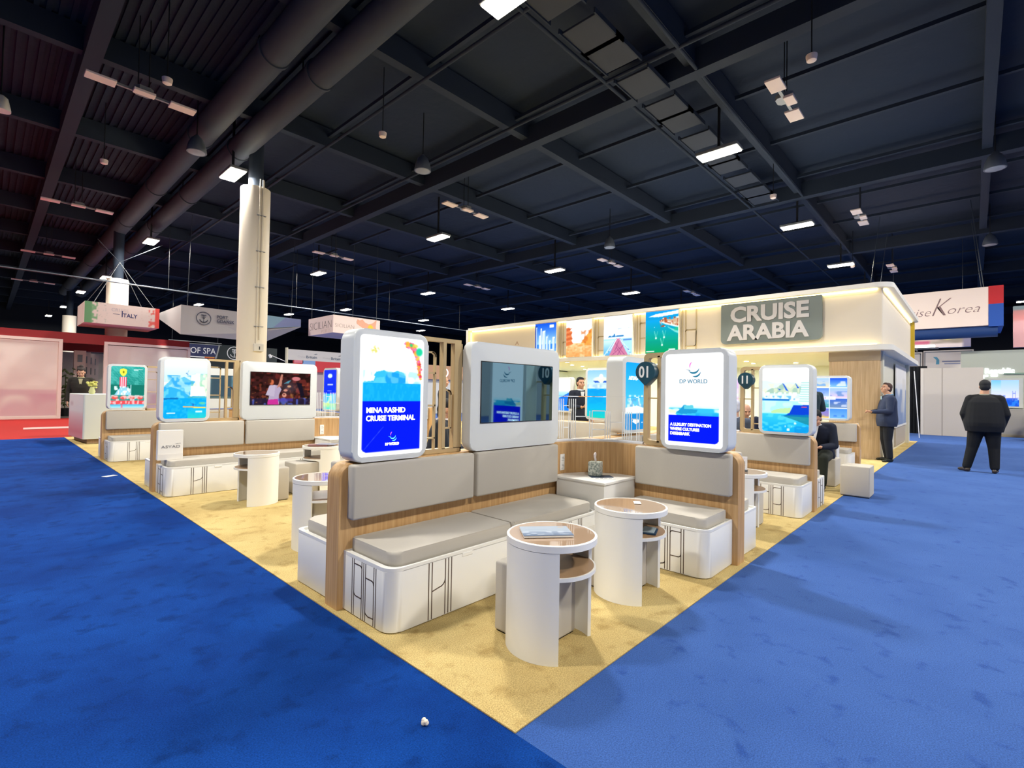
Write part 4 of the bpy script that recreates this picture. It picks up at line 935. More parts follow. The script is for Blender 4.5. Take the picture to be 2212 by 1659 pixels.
t = thing('leaflet', 'dark blue leaflet under the tissue box on the corner cabinet', 'leaflet', (2.49, 1.20, .635), math.radians(-40)); bm = B(); box(bm, -.105, .105, -.06, .06, 0, .006); obj('sheet', bm, mat('navy_print', '24405c', .4), t)
t = thing('note_card', 'white card with small print in front of the tissue box', 'card', (2.43, 1.13, .635), math.radians(-40)); bm = B(); box(bm, -.1, .1, -.05, .05, 0, .0015); c_ = obj('sheet', bm, mat('paper_white', 'f0f0f0', .6), t)
bm = B()
for k in range(4): box(bm, -.08+k*.042, -.048+k*.042, -.01, .0, .0016, .0022)
obj('print_line', bm, LINE, c_)
t = thing('menu_stand', 'white menu stand with a grey square on the right table', 'menu stand', (4.02, .42, .6255), math.radians(-62))
bm = B(); box(bm, -.055, .055, -.035, .035, 0, .012, .002); box(bm, -.055, .055, -.004, .004, .01, .155); obj('holder', bm, mat('acrylic_white', 'eceef2', .2), t)
pm = Pic(34, 46, 'f2f2f6'); pm.rect(.18, .3, .82, .7, '9aa4ae'); pm.mottle(.3, .7, 'd8dde2', 8, 10, .8, 221, .5, .18, .82); pm.rect(.32, .14, .8, .22, '3a4450'); pm.rect(.25, .84, .75, .88, 'b0b0c8')
picture('card', pm, -.05, .05, .014, .15, -.0065, t, PRINT)
bm = B(); box(bm, -.055, .055, -.037, -.025, 0, .02); obj('foot_strip', bm, mat('grey_print2', '6c747c', .4), t)
t = thing('brochure_bag', 'white paper bag lettered ASYAD standing on the second left bench', 'bag', (.155, 6.36, .465), 0)
bm = B(); box(bm, -.14, .14, -.045, .045, 0, .385, .003); obj('bag_body', bm, mat('bag_paper', 'efece6', .6), t)
bm = B(); box(bm, -.1405, .1405, -.0465, -.045, 0, .075); obj('base_fold', bm, mat('bag_fold', 'e4e0da', .6), t)
lettering('lettering', 'ASYAD', .05, (-.105, -.0468, .155), t, mat('asyad_grey', '6f6f78', .5), fit=.21, width=1.3, bold=-.0004)
bm = B(); strip(bm, [(.055, .208), (.075, .205), (.08, .212), (.09, .206), (.105, .215), (.11, .206)], .003, -.0455); obj('small_script', bm, mat('asyad_grey', '6f6f78', .5), t)
for k, (dx, dy, c_, lab) in enumerate(((-.02, 0, '8a5a5c', 'reddish magazine lying on the table at the back left'), (.10, -.05, '9aa0b4', 'grey magazine lying open on the table at the back left'))):
    t = thing('magazine', lab, 'magazine', (1.76+dx, 5.45+dy, .6255+.008*k), math.radians(-30-20*k)); bm = B(); box(bm, -.13, .13, -.09, .09, 0, .008, .001); obj('cover', bm, mat('mag_%d' % k, c_, .35), t)
# litter on the carpet
t = thing('popcorn', 'small white crumpled scrap on the blue carpet in front', 'litter', (-.226, .312, 0))
bm = B()
for k in range(6): ell(bm, (random.uniform(-.012, .012), random.uniform(-.012, .012), .010+random.uniform(0, .012)), (.011, .009, .009), 8, 6)
obj('scrap', bm, mat('scrap_cream', 'e8dfd0', .8), t, True)
t = thing('paper_slip', 'white slip of paper on the blue carpet at the left', 'litter', (-.15, 8.55, 0), math.radians(30)); bm = B(); box(bm, -.09, .09, -.05, .05, .001, .004); obj('sheet', bm, mat('paper_white', 'f0f0f0', .6), t)

# ------------------------------------------------------------------ the pavilion with the lit fascia
CREAM = mat('pavilion_cream', 'e6dccb', .55)
SLAB = mat('pavilion_white', 'e6e4dd', .5)
SOFF = mat('soffit_white', 'eaf0ee', .6)
GREEN_W = mat('interior_pale_wall', 'e6eee8', .6)
PW = thing('pavilion', 'white pavilion with a lit cream fascia and oak corner block behind the seating', 'exhibition booth', (12.4, 0, 0))
def pv(name, bm, m, smooth=False, parent=None):
    bm.transform(Matrix.Translation((-12.4, 0, 0))); return obj(name, bm, m, parent or PW, smooth)
X0, X1, Y0, Y1 = 12.4, 19.75, -.06, 14.35
bm = B(); prism(bm, rrect(X0, X1, Y0, Y1, [.35, .2, .2, .2], 10), 4.0, 4.11, 'z', .012, 2); pv('roof_canopy', bm, SLAB, True)
bm = B(); ring(bm, rrect(X0+.0, X1, Y0, Y1, [.35, .2, .2, .2], 10), rrect(X0+.35, X1-.3, Y0+.35, Y1-.3, [.1, .1, .1, .1], 10), 2.555, 2.68, 'z'); pv('lower_canopy', bm, SLAB, True)
bm = B(); box(bm, X0+.34, X1-.29, Y0+.34, Y1-.29, 2.60, 2.66); pv('soffit', bm, SOFF)
bm = B(); ring(bm, rrect(X0+.22, X1-.2, Y0+.2, Y1-.12, [.03, .05, .05, .05], 6), rrect(X0+.30, X1-.28, Y0+.28, Y1-.2, [.02, .04, .04, .04], 6), 2.68, 4.0, 'z'); pv('fascia_panel', bm, CREAM, True)
bm = B(); box(bm, X0, X0+.22, Y1-.12, Y1, 2.6, 4.05); pv('end_post', bm, SLAB)
GB = mat('yellow_post', 'c9ad2c', .4)
bm = B(); box(bm, X1-.25, X1-.1, Y0+.1, Y0+.25, 2.68, 4.0); pv('end_post', bm, GB)
# led strips under the roof and on the lower canopy
bm = B(); box(bm, X0+.16, X0+.205, Y0+.3, Y1-.2, 3.965, 3.995); pv('led_strip', bm, LEDW)
bm = B(); box(bm, X0+.3, X1-.4, Y0+.15, Y0+.19, 3.965, 3.995); pv('led_strip', bm, LEDW)
bm = B(); box(bm, X0+.16, X0+.2, Y0+.3, Y1-.2, 2.685, 2.70); pv('led_strip', bm, LEDW)
bm = B(); box(bm, X0+.12, X0+.2, Y1-.17, Y1-.125, 2.72, 3.95); pv('led_strip', bm, mat('led_dim', 'fff0a0', .5, em='ffe890', ems=2))
# ornamental line frames on the fascia between the posters
def orn(y0, kind):
    bm = B(); y = 0.0
    def L_(pts, wd=.03): strip(bm, pts, wd, 0, .035)
    L_([(0, .02), (0, 1.28)]); L_([(.1, .02), (.1, 1.28)]); L_([(.42, .02), (.42, 1.28)])
    zt = {0: .62, 1: .95, 2: .62, 3: .52}[kind]
    L_([(.1, zt)]+arc(.16, zt+.0, .06, 180, 90)[1:]+[(.34, zt+.06), (.42, zt+.06)], .022); L_([(.1, zt-.42), (.36, zt-.42)]+arc(.36, zt-.36, .06, -90, 0)+[(.42, zt)], .022)
    bm.transform(Matrix.Rotation(-PI/2, 4, 'Z')); bm.transform(Matrix.Translation((X0+.22, y0, 2.69))); pv('ornament', bm, mat('fascia_gold_line', 'c8b894', .5))
for y0, k in ((4.93, 0), (6.42, 1), (7.98, 2), (9.46, 3)): orn(y0, k)
# interior walls, oak block and side wall
bm = B(); box(bm, 19.2, 19.4, 1.2, 14.2, 0, 2.6); pv('back_wall', bm, GREEN_W)
bm = B(); box(bm, 14.0, 19.3, 14.05, 14.2, 0, 2.6); pv('end_wall', bm, GREEN_W)
bm = B(); box(bm, 12.75, 13.0, .2, 1.22, 0, 2.56); box(bm, 13.0, 19.2, 1.1, 1.22, 0, 2.56); pv('oak_block', bm, mat('pale_oak', 'c9b190', .5, grain=((38, 38, 1.6), 'b39a78')))
bm = B(); box(bm, 12.74, 13.0, .19, 1.23, 2.33, 2.56); pv('frieze', bm, mat('frieze_taupe', 'b8ab98', .6))
bm = B(); box(bm, 12.95, 13.1, .16, .30, 0, 2.58); pv('corner_post', bm, mat('post_pale', 'e6e8dc', .3))
bm = B(); box(bm, 13.1, 19.3, .26, .36, 0, 2.56); pv('side_wall', bm, mat('side_wall_cream', 'dcd8c6', .5))
bm = B(); box(bm, 19.2, 19.5, .16, .36, 0, 2.58); pv('corner_post', bm, mat('side_wall_cream', 'dcd8c6', .5))
bm = B(); box(bm, 16.2, 18.9, .22, .26, .1, .62); pv('side_plinth', bm, mat('frieze_taupe', 'b8ab98', .6))
bm = B(); box(bm, 15.9, 19.0, .20, .24, .62, .68); pv('side_ledge', bm, SLAB)
pc = Pic(60, 60, 'e8e6e4'); pc.grad(0, .7, '8ea4c4', 'e2e2e4'); pc.mottle(0, .6, '6f88b4', 4, 3, .8, 301, .45); pc.mottle(.2, .8, 'd8d4cc', 6, 4, .5, 302)
q = picture('wall_picture', pc, 3.6, 6.4, .68, 2.42, .20, PW, PRINT, 0, .02)
# downlights in the soffit with their own light
DL = ['over the narrow gap left of the yacht box', 'left of the oak block, lower one', 'left of the oak block, third one', 'nearest the oak block front', 'close beside the oak block', 'right of the front video screen', 'second right of the front video screen', 'third right of the front video screen', 'above marker 01', 'deep behind marker 01', 'deep in the middle', 'deep at the left end', 'at the left end, second row', 'behind the sailor cap display', 'at the left end, front row']
for k, (x, y) in enumerate([(12.95, 3.09), (15.55, 4.06), (16.7, 4.2), (12.95, 1.94), (16.95, 2.94), (13.2, 9.6), (14.6, 10.4), (15.6, 10.6), (13.4, 6.4), (15.6, 7.2), (17.5, 9), (17.8, 12), (14.8, 12.6), (17.5, 6), (13.0, 12.3)]):
    t = tag(obj('downlight', cyl(B(), (0, 0, 0), (0, 0, .02), .07, n=20), mat('downlight_lens', 'ffffff', .5, em='fffbe8', ems=14), None, loc=(x, y, 2.578)), 'small round downlight in the pavilion soffit, '+DL[k], 'lamp', 'round downlights in the pavilion soffit')
    bm = B(); lathe(bm, [(.07, 0), (.09, 0), (.09, .02), (.07, .02)], n=24); obj('trim_ring', bm, SLAB, t)
    if True:
        ld = bpy.data.lights.get('downlight_light') or bpy.data.lights.new('downlight_light', 'AREA'); ld.shape = 'DISK'; ld.size = .12; ld.energy = 42; ld.color = (.93, 1, .95)
        o = bpy.data.objects.new('light', ld); link(o, t); o.location = (0, 0, -.03)
# the grey sign and four posters on the fascia, all facing -x
t = thing('booth_sign', 'big grey sign reading CRUISE ARABIA on the lit fascia', 'sign', (X0+.16, 2.55, 2.87), -PI/2)
bm = B(); prism(bm, rrect(-1.22, 1.22, 0, 1.1, [.12, .12, .02, .02], 6), -.06, .04, 'y', .005, 1); sb = obj('sign_panel', bm, mat('sign_grey', '7c8785', .5), t, True)
SL = mat('sign_letter_grey', 'cfcdce', .45)
lettering('lettering', 'CRUISE', .56, (-.96, -.075, .60), t, SL, fit=1.9, bold=.022, depth=.012)
lettering('lettering', 'ARABIA', .56, (-1.02, -.075, .105), t, SL, fit=2.0, bold=.02, depth=.012)
for pc, ya, yb, lab in ((pic_bay(), 4.97, 6.04, 'backlit poster of a turquoise bay with boats, nearest the grey sign'), (pic_pier(), 6.49, 7.55, 'backlit poster of a pink pier walkway'), (pic_desert(), 8.01, 9.09, 'backlit poster of orange desert rocks'), (pic_towers(), 9.53, 10.53, 'backlit poster of white towers under a deep blue sky')):
    t = thing('backlit_poster', lab, 'poster', (X0+.06, (ya+yb)/2, 2.69), -PI/2, 'backlit posters on the fascia'); wd = yb-ya
    bm = B(); box(bm, -wd/2, wd/2, -.035, .12, 0, 1.3); obj('housing', bm, SLAB, t); picture('print', pc, -wd/2+.01, wd/2-.01, .01, 1.29, -.038, t)
t = thing('fascia_lettering', 'faint brown lettering and small emblem at the left end of the fascia', 'sign', (X0+.215, 11.6, 2.95), -PI/2)
FT = mat('faint_brown', 'c3a894', .6)
bm = B(); prism(bm, [(-.12, .32), (0, .5), (.1, .32), (.04, .36), (0, .42), (-.05, .36)], -.004, 0, 'y'); obj('emblem', bm, FT, t)
bm = B(); strip(bm, [(-1.2, .3), (-.9, .27), (-.6, .3)], .015, 0); strip(bm, [(-1.9, .2), (-1.3, .22)], .012, 0)
for z in (-.02, -.13):
    for k in range(12): strip(bm, [(-.5+k*.09, z), (-.44+k*.09, z)], .04, 0)
obj('line_marks', bm, FT, t)

# ------------------------------------------------------------------ hanging signs
def cable(parent, pts, r=.012, name='cable', pale=False): bm = B(); tube(bm, pts, r, 5); return obj(name, bm, mat('cable_pale', '8f979c', .5) if pale else mat('cable_dark', '353c44', .5), parent)
PINKISH = mat('banner_pinkish', 'e2d2cb', .7)
t = thing('hanging_sign', 'hanging box sign reading CRUISE ITALY with green and red ends', 'sign', (1.3, 26, 4.1), 0, 'hanging box signs')
bm = B(); box(bm, 0, 2.62, 0, 2.3, 0, .9, .01); obj('box_body', bm, PINKISH, t)
pi_ = Pic(130, 44, 'e4d3cb'); pi_.rect(0, 0, .09, 1, '5e9a66'); pi_.mottle(0, 1, '6aa672', 30, 12, .9, 311, .5, .08, .16); pi_.mottle(0, 1, '8a9a8c', 60, 24, .6, 312, .8, .14, .3)
pi_.rect(.94, 0, 1, 1, 'e0453c'); pi_.mottle(0, 1, 'e2574e', 34, 14, .9, 313, .52, .85, .94); pi_.mottle(0, 1, 'b08a86', 60, 24, .5, 314, .84, .72, .86)
picture('front_print', pi_, .0, 2.62, .0, .9, -.004, t, PRINT)
lettering('lettering', 'CRU', .2, (.88, -.006, .58), t, mat('logo_grey_blue', 'a8a6b8', .6), fit=.36, bold=-.004)
lettering('lettering', 'ISE', .2, (1.26, -.006, .58), t, mat('logo_pale', 'c8bcc4', .6), fit=.22, bold=-.004)
lettering('lettering', 'I', .4, (1.215, -.007, .36), t, mat('logo_navy', '3c3f6e', .6))
lettering('lettering', 'TALY', .24, (1.29, -.006, .36), t, mat('logo_navy', '3c3f6e', .6), fit=.52, bold=.006)
bm = B(); strip(bm, [(.95, .47), (1.17, .46)], .02, -.004); obj('underline', bm, mat('logo_navy', '3c3f6e', .6), t)
hub = (1.12, 0, 2.75); cable(t, [(.3, 0, .9), hub], pale=True); cable(t, [(2.4, 0, .9), hub], pale=True); cable(t, [(.15, 2.2, .9), hub]); cable(t, [(2.45, 2.2, .9), hub])
cable(t, [hub, (.35, .0, 3.6)]); cable(t, [hub, (2.7, .2, 3.9)])
t = thing('hanging_sign', 'long faceted hanging sign reading PORT GDANSK with an anchor emblem', 'sign', (4.3, 24, 3.74), 0, 'hanging box signs')
bm = B()
A = [(0, 0, 0), (2.5, .2, .3), (5.28, 0, .88), (5.28, 0, 1.28), (0, 0, 1.30), (-.1, 3.4, .95), (-.1, 3.4, 1.25), (3.72, -1.0+1.6, 0.0), (5.0, 3.2, 1.25)]
v = [bm.verts.new(p) for p in A]
for q in ((0, 1, 2, 3, 4), (0, 4, 6, 5), (1, 7, 2), (0, 5, 7, 1), (3, 2, 7, 8), (4, 3, 8, 6), (5, 6, 8, 7)): bm.faces.new([v[i] for i in q])
obj('box_body', bm, mat('banner_grey', 'a5a2a2', .7), t)
bm = B(); prism(bm, arc(2.95, .68, .48, 90, 268, 16)+[(2.95, .2)], -.02, -.005, 'y'); obj('printed_disc', bm, mat('print_periwinkle', '8891b8', .7), t)
bm = B(); prism(bm, [(2.96, .56), (5.27, .9), (5.27, 1.27), (2.96, 1.29)], -.025, -.006, 'y'); obj('printed_field', bm, mat('print_blue_grey', '7f9fb4', .7), t)
bm = B(); prism(bm, [(3.9, .72), (4.5, 1.28), (5.27, 1.26), (5.27, .92)], -.03, -.02, 'y'); obj('printed_field', bm, mat('print_violet_grey', '7c86b0', .7), t)
NV = mat('emblem_navy', '33384c', .6)
def anchor_emblem(parent, x, z, r, y, m):
    bm = B(); ring(bm, arc(x, z, r, 0, 345, 23), arc(x, z, r*.9, 0, 345, 23), y-.004, y)
    strip(bm, [(x, z-r*.62), (x, z+r*.45)], r*.09, y-.004); strip(bm, [(x-r*.25, z+r*.2), (x+r*.25, z+r*.2)], r*.1, y-.004); strip(bm, [(x-r*.12, z+r*.02), (x+r*.12, z+r*.02)], r*.1, y-.004); strip(bm, arc(x, z-r*.05, r*.55, 200, 340, 8), r*.12, y-.004); strip(bm, [(x-r*.28, z+r*.5), (x+r*.28, z+r*.5)], r*.14, y-.004)
    return obj('emblem', bm, m, parent)
anchor_emblem(t, .88, .80, .30, -.008, NV)
lettering('lettering', 'PORT', .2, (1.4, -.012, .87), t, NV, fit=.46, bold=.004); lettering('lettering', 'GDAŃSK', .2, (1.4, -.012, .68), t, NV, fit=.74, bold=.004)
for x in (.3, 2.4, 4.9): cable(t, [(x, .3, 1.2), (x+.1, .3, 5.6)])
t = thing('hanging_sign', 'pink hanging box sign reading SICILIAN with an orange island map', 'sign', (9.87, 21.1, 4.18), 0, 'hanging box signs')
bm = B(); ring(bm, [(0, 0), (2.55, 0), (2.55, 2.64), (0, 2.64)], [(.05, .05), (2.5, .05), (2.5, 2.59), (.05, 2.59)], 0, .86, 'z'); obj('box_body', bm, mat('banner_pink', 'e0ccc8', .7), t)
bm = B(); box(bm, .05, 2.5, .05, 2.59, .02, .04); obj('underside', bm, mat('banner_pink2', 'd6bcb8', .7), t)
TXG = mat('letter_taupe', '6c6460', .6)
lettering('lettering', 'SICILIAN', .26, (.08, -.004, .28), t, TXG, fit=1.0, bold=-.006)
o = lettering('lettering', 'SICILIAN', .55, (-.006, 2.5, .25), t, TXG, fit=2.3, bold=-.012); o.rotation_euler = (0, 0, -PI/2)
o = lettering('lettering', 'PORTS', .26, (-.006, 1.2, .03), t, mat('letter_faint', 'c8b4ae', .6), fit=.9, bold=-.006); o.rotation_euler = (0, 0, -PI/2)
bm = B(); prism(bm, [(1.22, .66), (1.28, .78), (1.4, .74), (1.55, .8), (1.7, .66), (1.9, .6), (2.1, .66), (2.35, .86), (2.3, .5), (2.38, .14), (2.2, .18), (1.9, .2), (1.6, .36), (1.35, .5), (1.24, .56)], -.01, -.002, 'y'); obj('island_map', bm, mat('map_orange', 'd9a188', .7), t)
bm = B(); cyl(bm, (2.0, -.016, .43), (2.0, -.011, .43), .14, n=24); obj('sun_disc', bm, mat('map_yellow', 'e2c23a', .7), t)
for x, y in ((.1, .1), (2.4, .1), (.1, 2.5), (2.4, 2.5)): cable(t, [(x, y, .8), (x, y, 5.3)])
t = thing('hanging_sign', 'hanging sign reading CruiseKorea in script with a red and blue end', 'sign', (25.8, 2.6, 4.45), -PI/2, 'hanging box signs')
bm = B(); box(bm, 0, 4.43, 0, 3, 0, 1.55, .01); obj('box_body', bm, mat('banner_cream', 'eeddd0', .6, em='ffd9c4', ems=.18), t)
bm = B(); box(bm, 4.43, 4.86, -.02, 3, .84, 1.56); obj('red_panel', bm, mat('banner_red', 'd0262e', .6), t)
bm = B(); box(bm, 4.43, 4.86, -.02, 3, -.05, .84); obj('blue_panel', bm, mat('banner_blue', '2558b4', .6), t)
bm = B(); cyl(bm, (0, .3, -.2), (4.7, .3, -.2), .25, n=20); obj('blue_roll', bm, mat('banner_navy', '1c3f78', .6), t, True)
KT = mat('letter_rose_grey', '8d7270', .6)
lettering('lettering', 'Cruise', .5, (1.33, -.006, .52), t, KT, fit=1.26, shear=.35, bold=-.008)
lettering('lettering', 'K', 1.1, (2.62, -.008, .5), t, KT, fit=.62, shear=.45, bold=-.02)
lettering('lettering', 'orea', .5, (3.14, -.006, .56), t, KT, fit=.98, shear=.35, bold=-.008)
for x, y in ((.5, .1), (4.3, .1), (.5, 2.8), (4.3, 2.8)): cable(t, [(x, y, 1.5), (x-.4*(1 if x > 2 else -1), y, 5.2)])

# ------------------------------------------------------------------ the red booth on the left
RB = mat('beam_red', '8c181e', .6); WF = mat('panel_frame_white', 'e8d8d0', .5)
t = thing('booth_roof', 'long dark red roof frame of the booth on the left', 'exhibition booth', (-12, 27, 3.25))
bm = B(); box(bm, 0, 17.4, .05, .35, 0, .44); obj('front_beam', bm, RB, t)
bm = B(); box(bm, 0, 17.4, .35, 12, .26, .40); obj('roof_panel', bm, RB, t)
bm = B(); box(bm, 0, 17.4, 4.5, 4.8, -.1, .3); obj('inner_beam', bm, mat('beam_red_dark', '981a24', .6), t)
for k, (x, y) in enumerate(((13.2, 2), (14.2, 2.6), (14.0, 5.4), (15.0, 1.6), (13.4, 6.5))):
    bm = B(); box(bm, x, x+.35, y, y+.1, .2, .25); obj('spot_strip', bm, mat('spot_emit', 'ffffff', .5, em='fff6ea', ems=6), t)
def frame_wall(label, x0, x1, y, z1, seed):
    t = thing('framed_wall_panel', label, 'wall panel', ((x0+x1)/2, y, 0), 0, 'framed pale panels of the red booth'); w = (x1-x0)/2
    bm = B(); box(bm, -w, -w+.12, 0, .2, 0, z1); box(bm, w-.12, w, 0, .2, 0, z1); box(bm, -w+.12, w-.12, 0, .2, z1-.12, z1); box(bm, -w+.12, w-.12, 0, .2, 0, .1); obj('frame', bm, WF, t)
    bm = B(); box(bm, -w+.12, w-.12, .05, .15, .1, z1-.12); obj('backing', bm, WF, t)
    picture('faded_print', pic_frame_print(seed), -w+.15, w-.15, .13, z1-.15, .045, t, print_mat_gloss, 0, .004); return t
print_mat_gloss = print_mat('glossy_print', .12)
frame_wall('pale framed panel at the left edge of the picture, on red carpet', -3.2, .74, 27, 3.38, 401)
frame_wall('pale framed panel of the red booth behind the theme-park light box', 2.12, 5.44, 27, 3.40, 411)
frame_wall('pale framed panel outside the left edge of the picture', -9.6, -5.2, 27, 3.38, 421)
t = thing('booth_back_wall', 'cream rear wall of the red booth seen between the framed panels', 'wall panel', (2, 36, 0)); bm = B(); box(bm, -8, 5, 0, .2, 0, 3.3); obj('panel', bm, mat('rear_cream', 'dcd4c8', .6), t)
for k in range(4):
    t = thing('poster_column', 'narrow white column with small framed pictures in the red booth', 'column', (1.62+.32*k, 30.2+1.3*k, 0), 0, 'picture columns in the red booth')
    bm = B(); box(bm, -.22, .22, -.1, .1, 0, 3.1); obj('panel', bm, WF, t)
    for j in range(4):
        bm = B(); box(bm, -.09, .09, -.115, -.1, .9+.55*j, 1.25+.55*j); obj('small_picture', bm, mat('small_pic_%d' % (j % 3), ['8a9aa0', 'b09a86', '7c8284'][j % 3], .5), t)
t = thing('floor_light', 'thin white light bar lying on the red carpet', 'light strip', (-.1, 20.4, .01)); bm = B(); box(bm, -.55, .55, -.05, .05, 0, .05); obj('bar', bm, mat('bar_white', 'f4e8e4', .4), t)
# counter at the end of the tan floor
t = thing('reception_counter', 'white counter with a pink fading side at the far left end of the tan floor', 'counter', (.12, 14.25, 0), math.radians(4.3))
bm = B(); box(bm, .1, 1.15, .1, 1.5, 0, .12); obj('plinth', bm, WOODE, t)
bm = B(); prism(bm, rrect(0, 1.25, 0, 1.6, [.04, .02, .02, .02], 4), .12, 1.21, 'z', .006, 1); obj('body', bm, mat('counter_white', 'dde2de', .4), t, True)
pcn = Pic(30, 34, 'e6dcd8'); pcn.grad(0, .6, 'e0707a', 'e6d0ce'); pcn.grad(0, .12, 'e89a9e', 'e48a90'); pcn.rect(.1, .75, .3, .82, 'c0a8ac', .6)
q = picture('side_print', pcn, -1.55, -.05, .13, 1.2, -.004, t, PRINT); q.rotation_euler = (0, 0, -PI/2)
t = thing('flower_vase', 'yellow-green flowers in a vase on the far left counter', 'flowers', (.34, 14.9, 1.21))
bm = B(); lathe(bm, [(.05, 0), (.07, .06), (.04, .16), (.05, .18)], n=16); obj('vase', bm, mat('vase_glass', 'c8c890', .3), t, True)
bm = B()
for k in range(26): ell(bm, (random.gauss(0, .05), random.gauss(0, .05), .24+random.gauss(0, .05)), (.03, .03, .022), 8, 6)
obj('blossom', bm, mat('blossom_yellow', 'c8c46a', .7), t, True)
t = thing('potted_plant', 'green leafy plant inside the red booth beside the left panel', 'plant', (1.05, 29.2, 0))
bm = B(); lathe(bm, [(.16, 0), (.2, .35), (.18, .36)], n=20); obj('pot', bm, DARK, t, True)
bm = B()
for k in range(60):
    a = random.uniform(0, 2*PI); zz = random.uniform(.5, 2.2); rr = random.uniform(.05, .3); ell(bm, (rr*math.cos(a), rr*math.sin(a), zz), (.09, .06, .03), 6, 4, Matrix.Rotation(a, 3, 'Z') @ Matrix.Rotation(.6, 3, 'Y'))
cyl(bm, (0, 0, .3), (0, 0, 1.9), .02, n=6)
obj('foliage', bm, mat('leaf_green', '5a6a42', .7), t)

# ------------------------------------------------------------------ booths in the background
t = thing('banner', 'navy banner ending in OF SPA above a yellow and red edge', 'banner', (8.9, 40, 3.6), 0)
bm = B(); prism(bm, [(-1.6, .1), (1.35, .1), (1.55, 1.02), (-1.6, .96)], 0, .1, 'y'); obj('panel', bm, mat('navy_cloth', '2a3258', .7), t)
lettering('lettering', 'S OF SPAIN', .62, (-1.28, -.01, .3), t, GLOWT, fit=3.6) if False else lettering('lettering', 'OF SPA', .62, (-.28, -.01, .32), t, mat('banner_white', 'f0f0f0', .5), fit=1.62)
bm = B(); box(bm, -1.6, .65, -.005, .1, .02, .1); obj('white_edge', bm, mat('banner_white', 'f0f0f0', .5), t)
bm = B(); box(bm, .65, 1.3, -.005, .1, .05, .1); obj('yellow_edge', bm, mat('edge_yellow', 'e0a03c', .5), t)
bm = B(); box(bm, .65, 1.3, -.005, .1, .0, .05); obj('red_edge', bm, mat('edge_red', 'c03030', .5), t)
bm = B(); prism(bm, [(1.36, .0), (1.44, .0), (1.66, 1.05), (1.56, 1.05)], -.02, .12, 'y'); box(bm, -1.6, 1.75, -.02, .06, 1.12, 1.17); box(bm, -1.6, 1.75, -.02, .06, .98, 1.02); obj('truss', bm, GREYM, t); cable(t, [(-1.4, .02, 1.15), (-1.4, .02, 6.1)]); cable(t, [(1.5, .02, 1.15), (1.5, .02, 6.1)])
t = thing('booth_block', 'dark booth wall with a white round anchor emblem behind the column', 'exhibition booth', (11.9, 41, 0))
bm = B(); box(bm, -1.9, 3.2, 0, 3, 0, 4.75); obj('body', bm, mat('dark_green_black', '1e2a2c', .6), t)
anchor_emblem(t, -.05, 4.15, .52, -.01, mat('banner_white', 'f0f0f0', .5))
t = thing('booth_block', 'grey booth header lettered Britain above a red band', 'exhibition booth', (13.2, 34, 0))
bm = B(); box(bm, -.1, 8, 0, .2, 3.5, 4.25); obj('header', bm, mat('header_grey', 'c9c4c2', .6), t)
bm = B(); box(bm, -.2, -.1, -.05, .2, 0, 4.35); obj('edge_post', bm, mat('cream_post', 'd8d0b8', .6), t)
bm = B(); box(bm, .35, 8, 0, .2, 2.7, 3.5); obj('red_band', bm, mat('band_red', 'c8323c', .6), t)
bm = B(); box(bm, .35, 1.0, -.02, 0, 3.3, 3.5); obj('pink_patch', bm, mat('patch_pink', 'd07888', .6), t)
bm = B(); box(bm, .95, 1.9, -.02, 0, 3.2, 3.5); obj('blue_patch', bm, mat('patch_blue', '7f9fd0', .6), t)
for x in (1.0, 2.9, 4.8): lettering('lettering', 'Britain', .26, (x+.2, -.01, 3.68), t, mat('britain_grey', '5c6878', .6), fit=.8, bold=.006)
for x in (1.0, 2.9, 4.8): lettering('lettering', 'Cruise', .2, (x-.42, -.01, 3.7), t, mat('britain_pale', 'b8b4b4', .6), fit=.55)
for x in (1.0, 2.9, 4.8):
    bm = B(); prism(bm, [(x+.75, 3.98), (x+.95, 4.04), (x+1.08, 4.02), (x+.9, 3.97)], -.01, 0, 'y'); obj('ship_mark', bm, mat('britain_grey', '5c6878', .6), t)
bm = B(); box(bm, .35, 8, .3, .5, 0, 2.7); obj('backdrop', bm, mat('backdrop_rose', 'b4a4a8', .6), t)
t = thing('booth_block', 'low white and wood booth seen through the first lattice', 'exhibition booth', (20, 24, 0))
bm = B(); box(bm, -3, 3, 0, .2, 0, 2.2); obj('wall', bm, mat('far_white', 'dcdcd8', .6), t)
bm = B(); box(bm, -3, 3, -.3, .2, 2.2, 3.1); obj('header', bm, mat('far_wood', 'c79a78', .6), t)
bm = B(); ring(bm, arc(-1.1, 2.65, .28, 0, 345, 23), arc(-1.1, 2.65, .22, 0, 345, 23), -.33, -.3); obj('emblem', bm, GLOWT, t)
t = thing('truss_arm', 'white slanting lamp arm over the booth behind the column', 'lamp', (12.6, 36, 3.9)); bm = B(); tube(bm, [(0, 0, 0), (1.2, 0, -.45)], .03, 6); tube(bm, [(-2.2, 0, -.3), (-.6, 0, -.75), (-.6, 0, -3.9)], .03, 6); tube(bm, [(1.2, 0, -.45), (1.2, 0, -3.9)], .03, 6); obj('arm', bm, mat('banner_white', 'f0f0f0', .5), t)
bm = B(); cyl(bm, (0, 0, 0), (.12, 0, -.22), .08, .1, n=12); obj('lamp_head', bm, mat('banner_white', 'f0f0f0', .5), t)

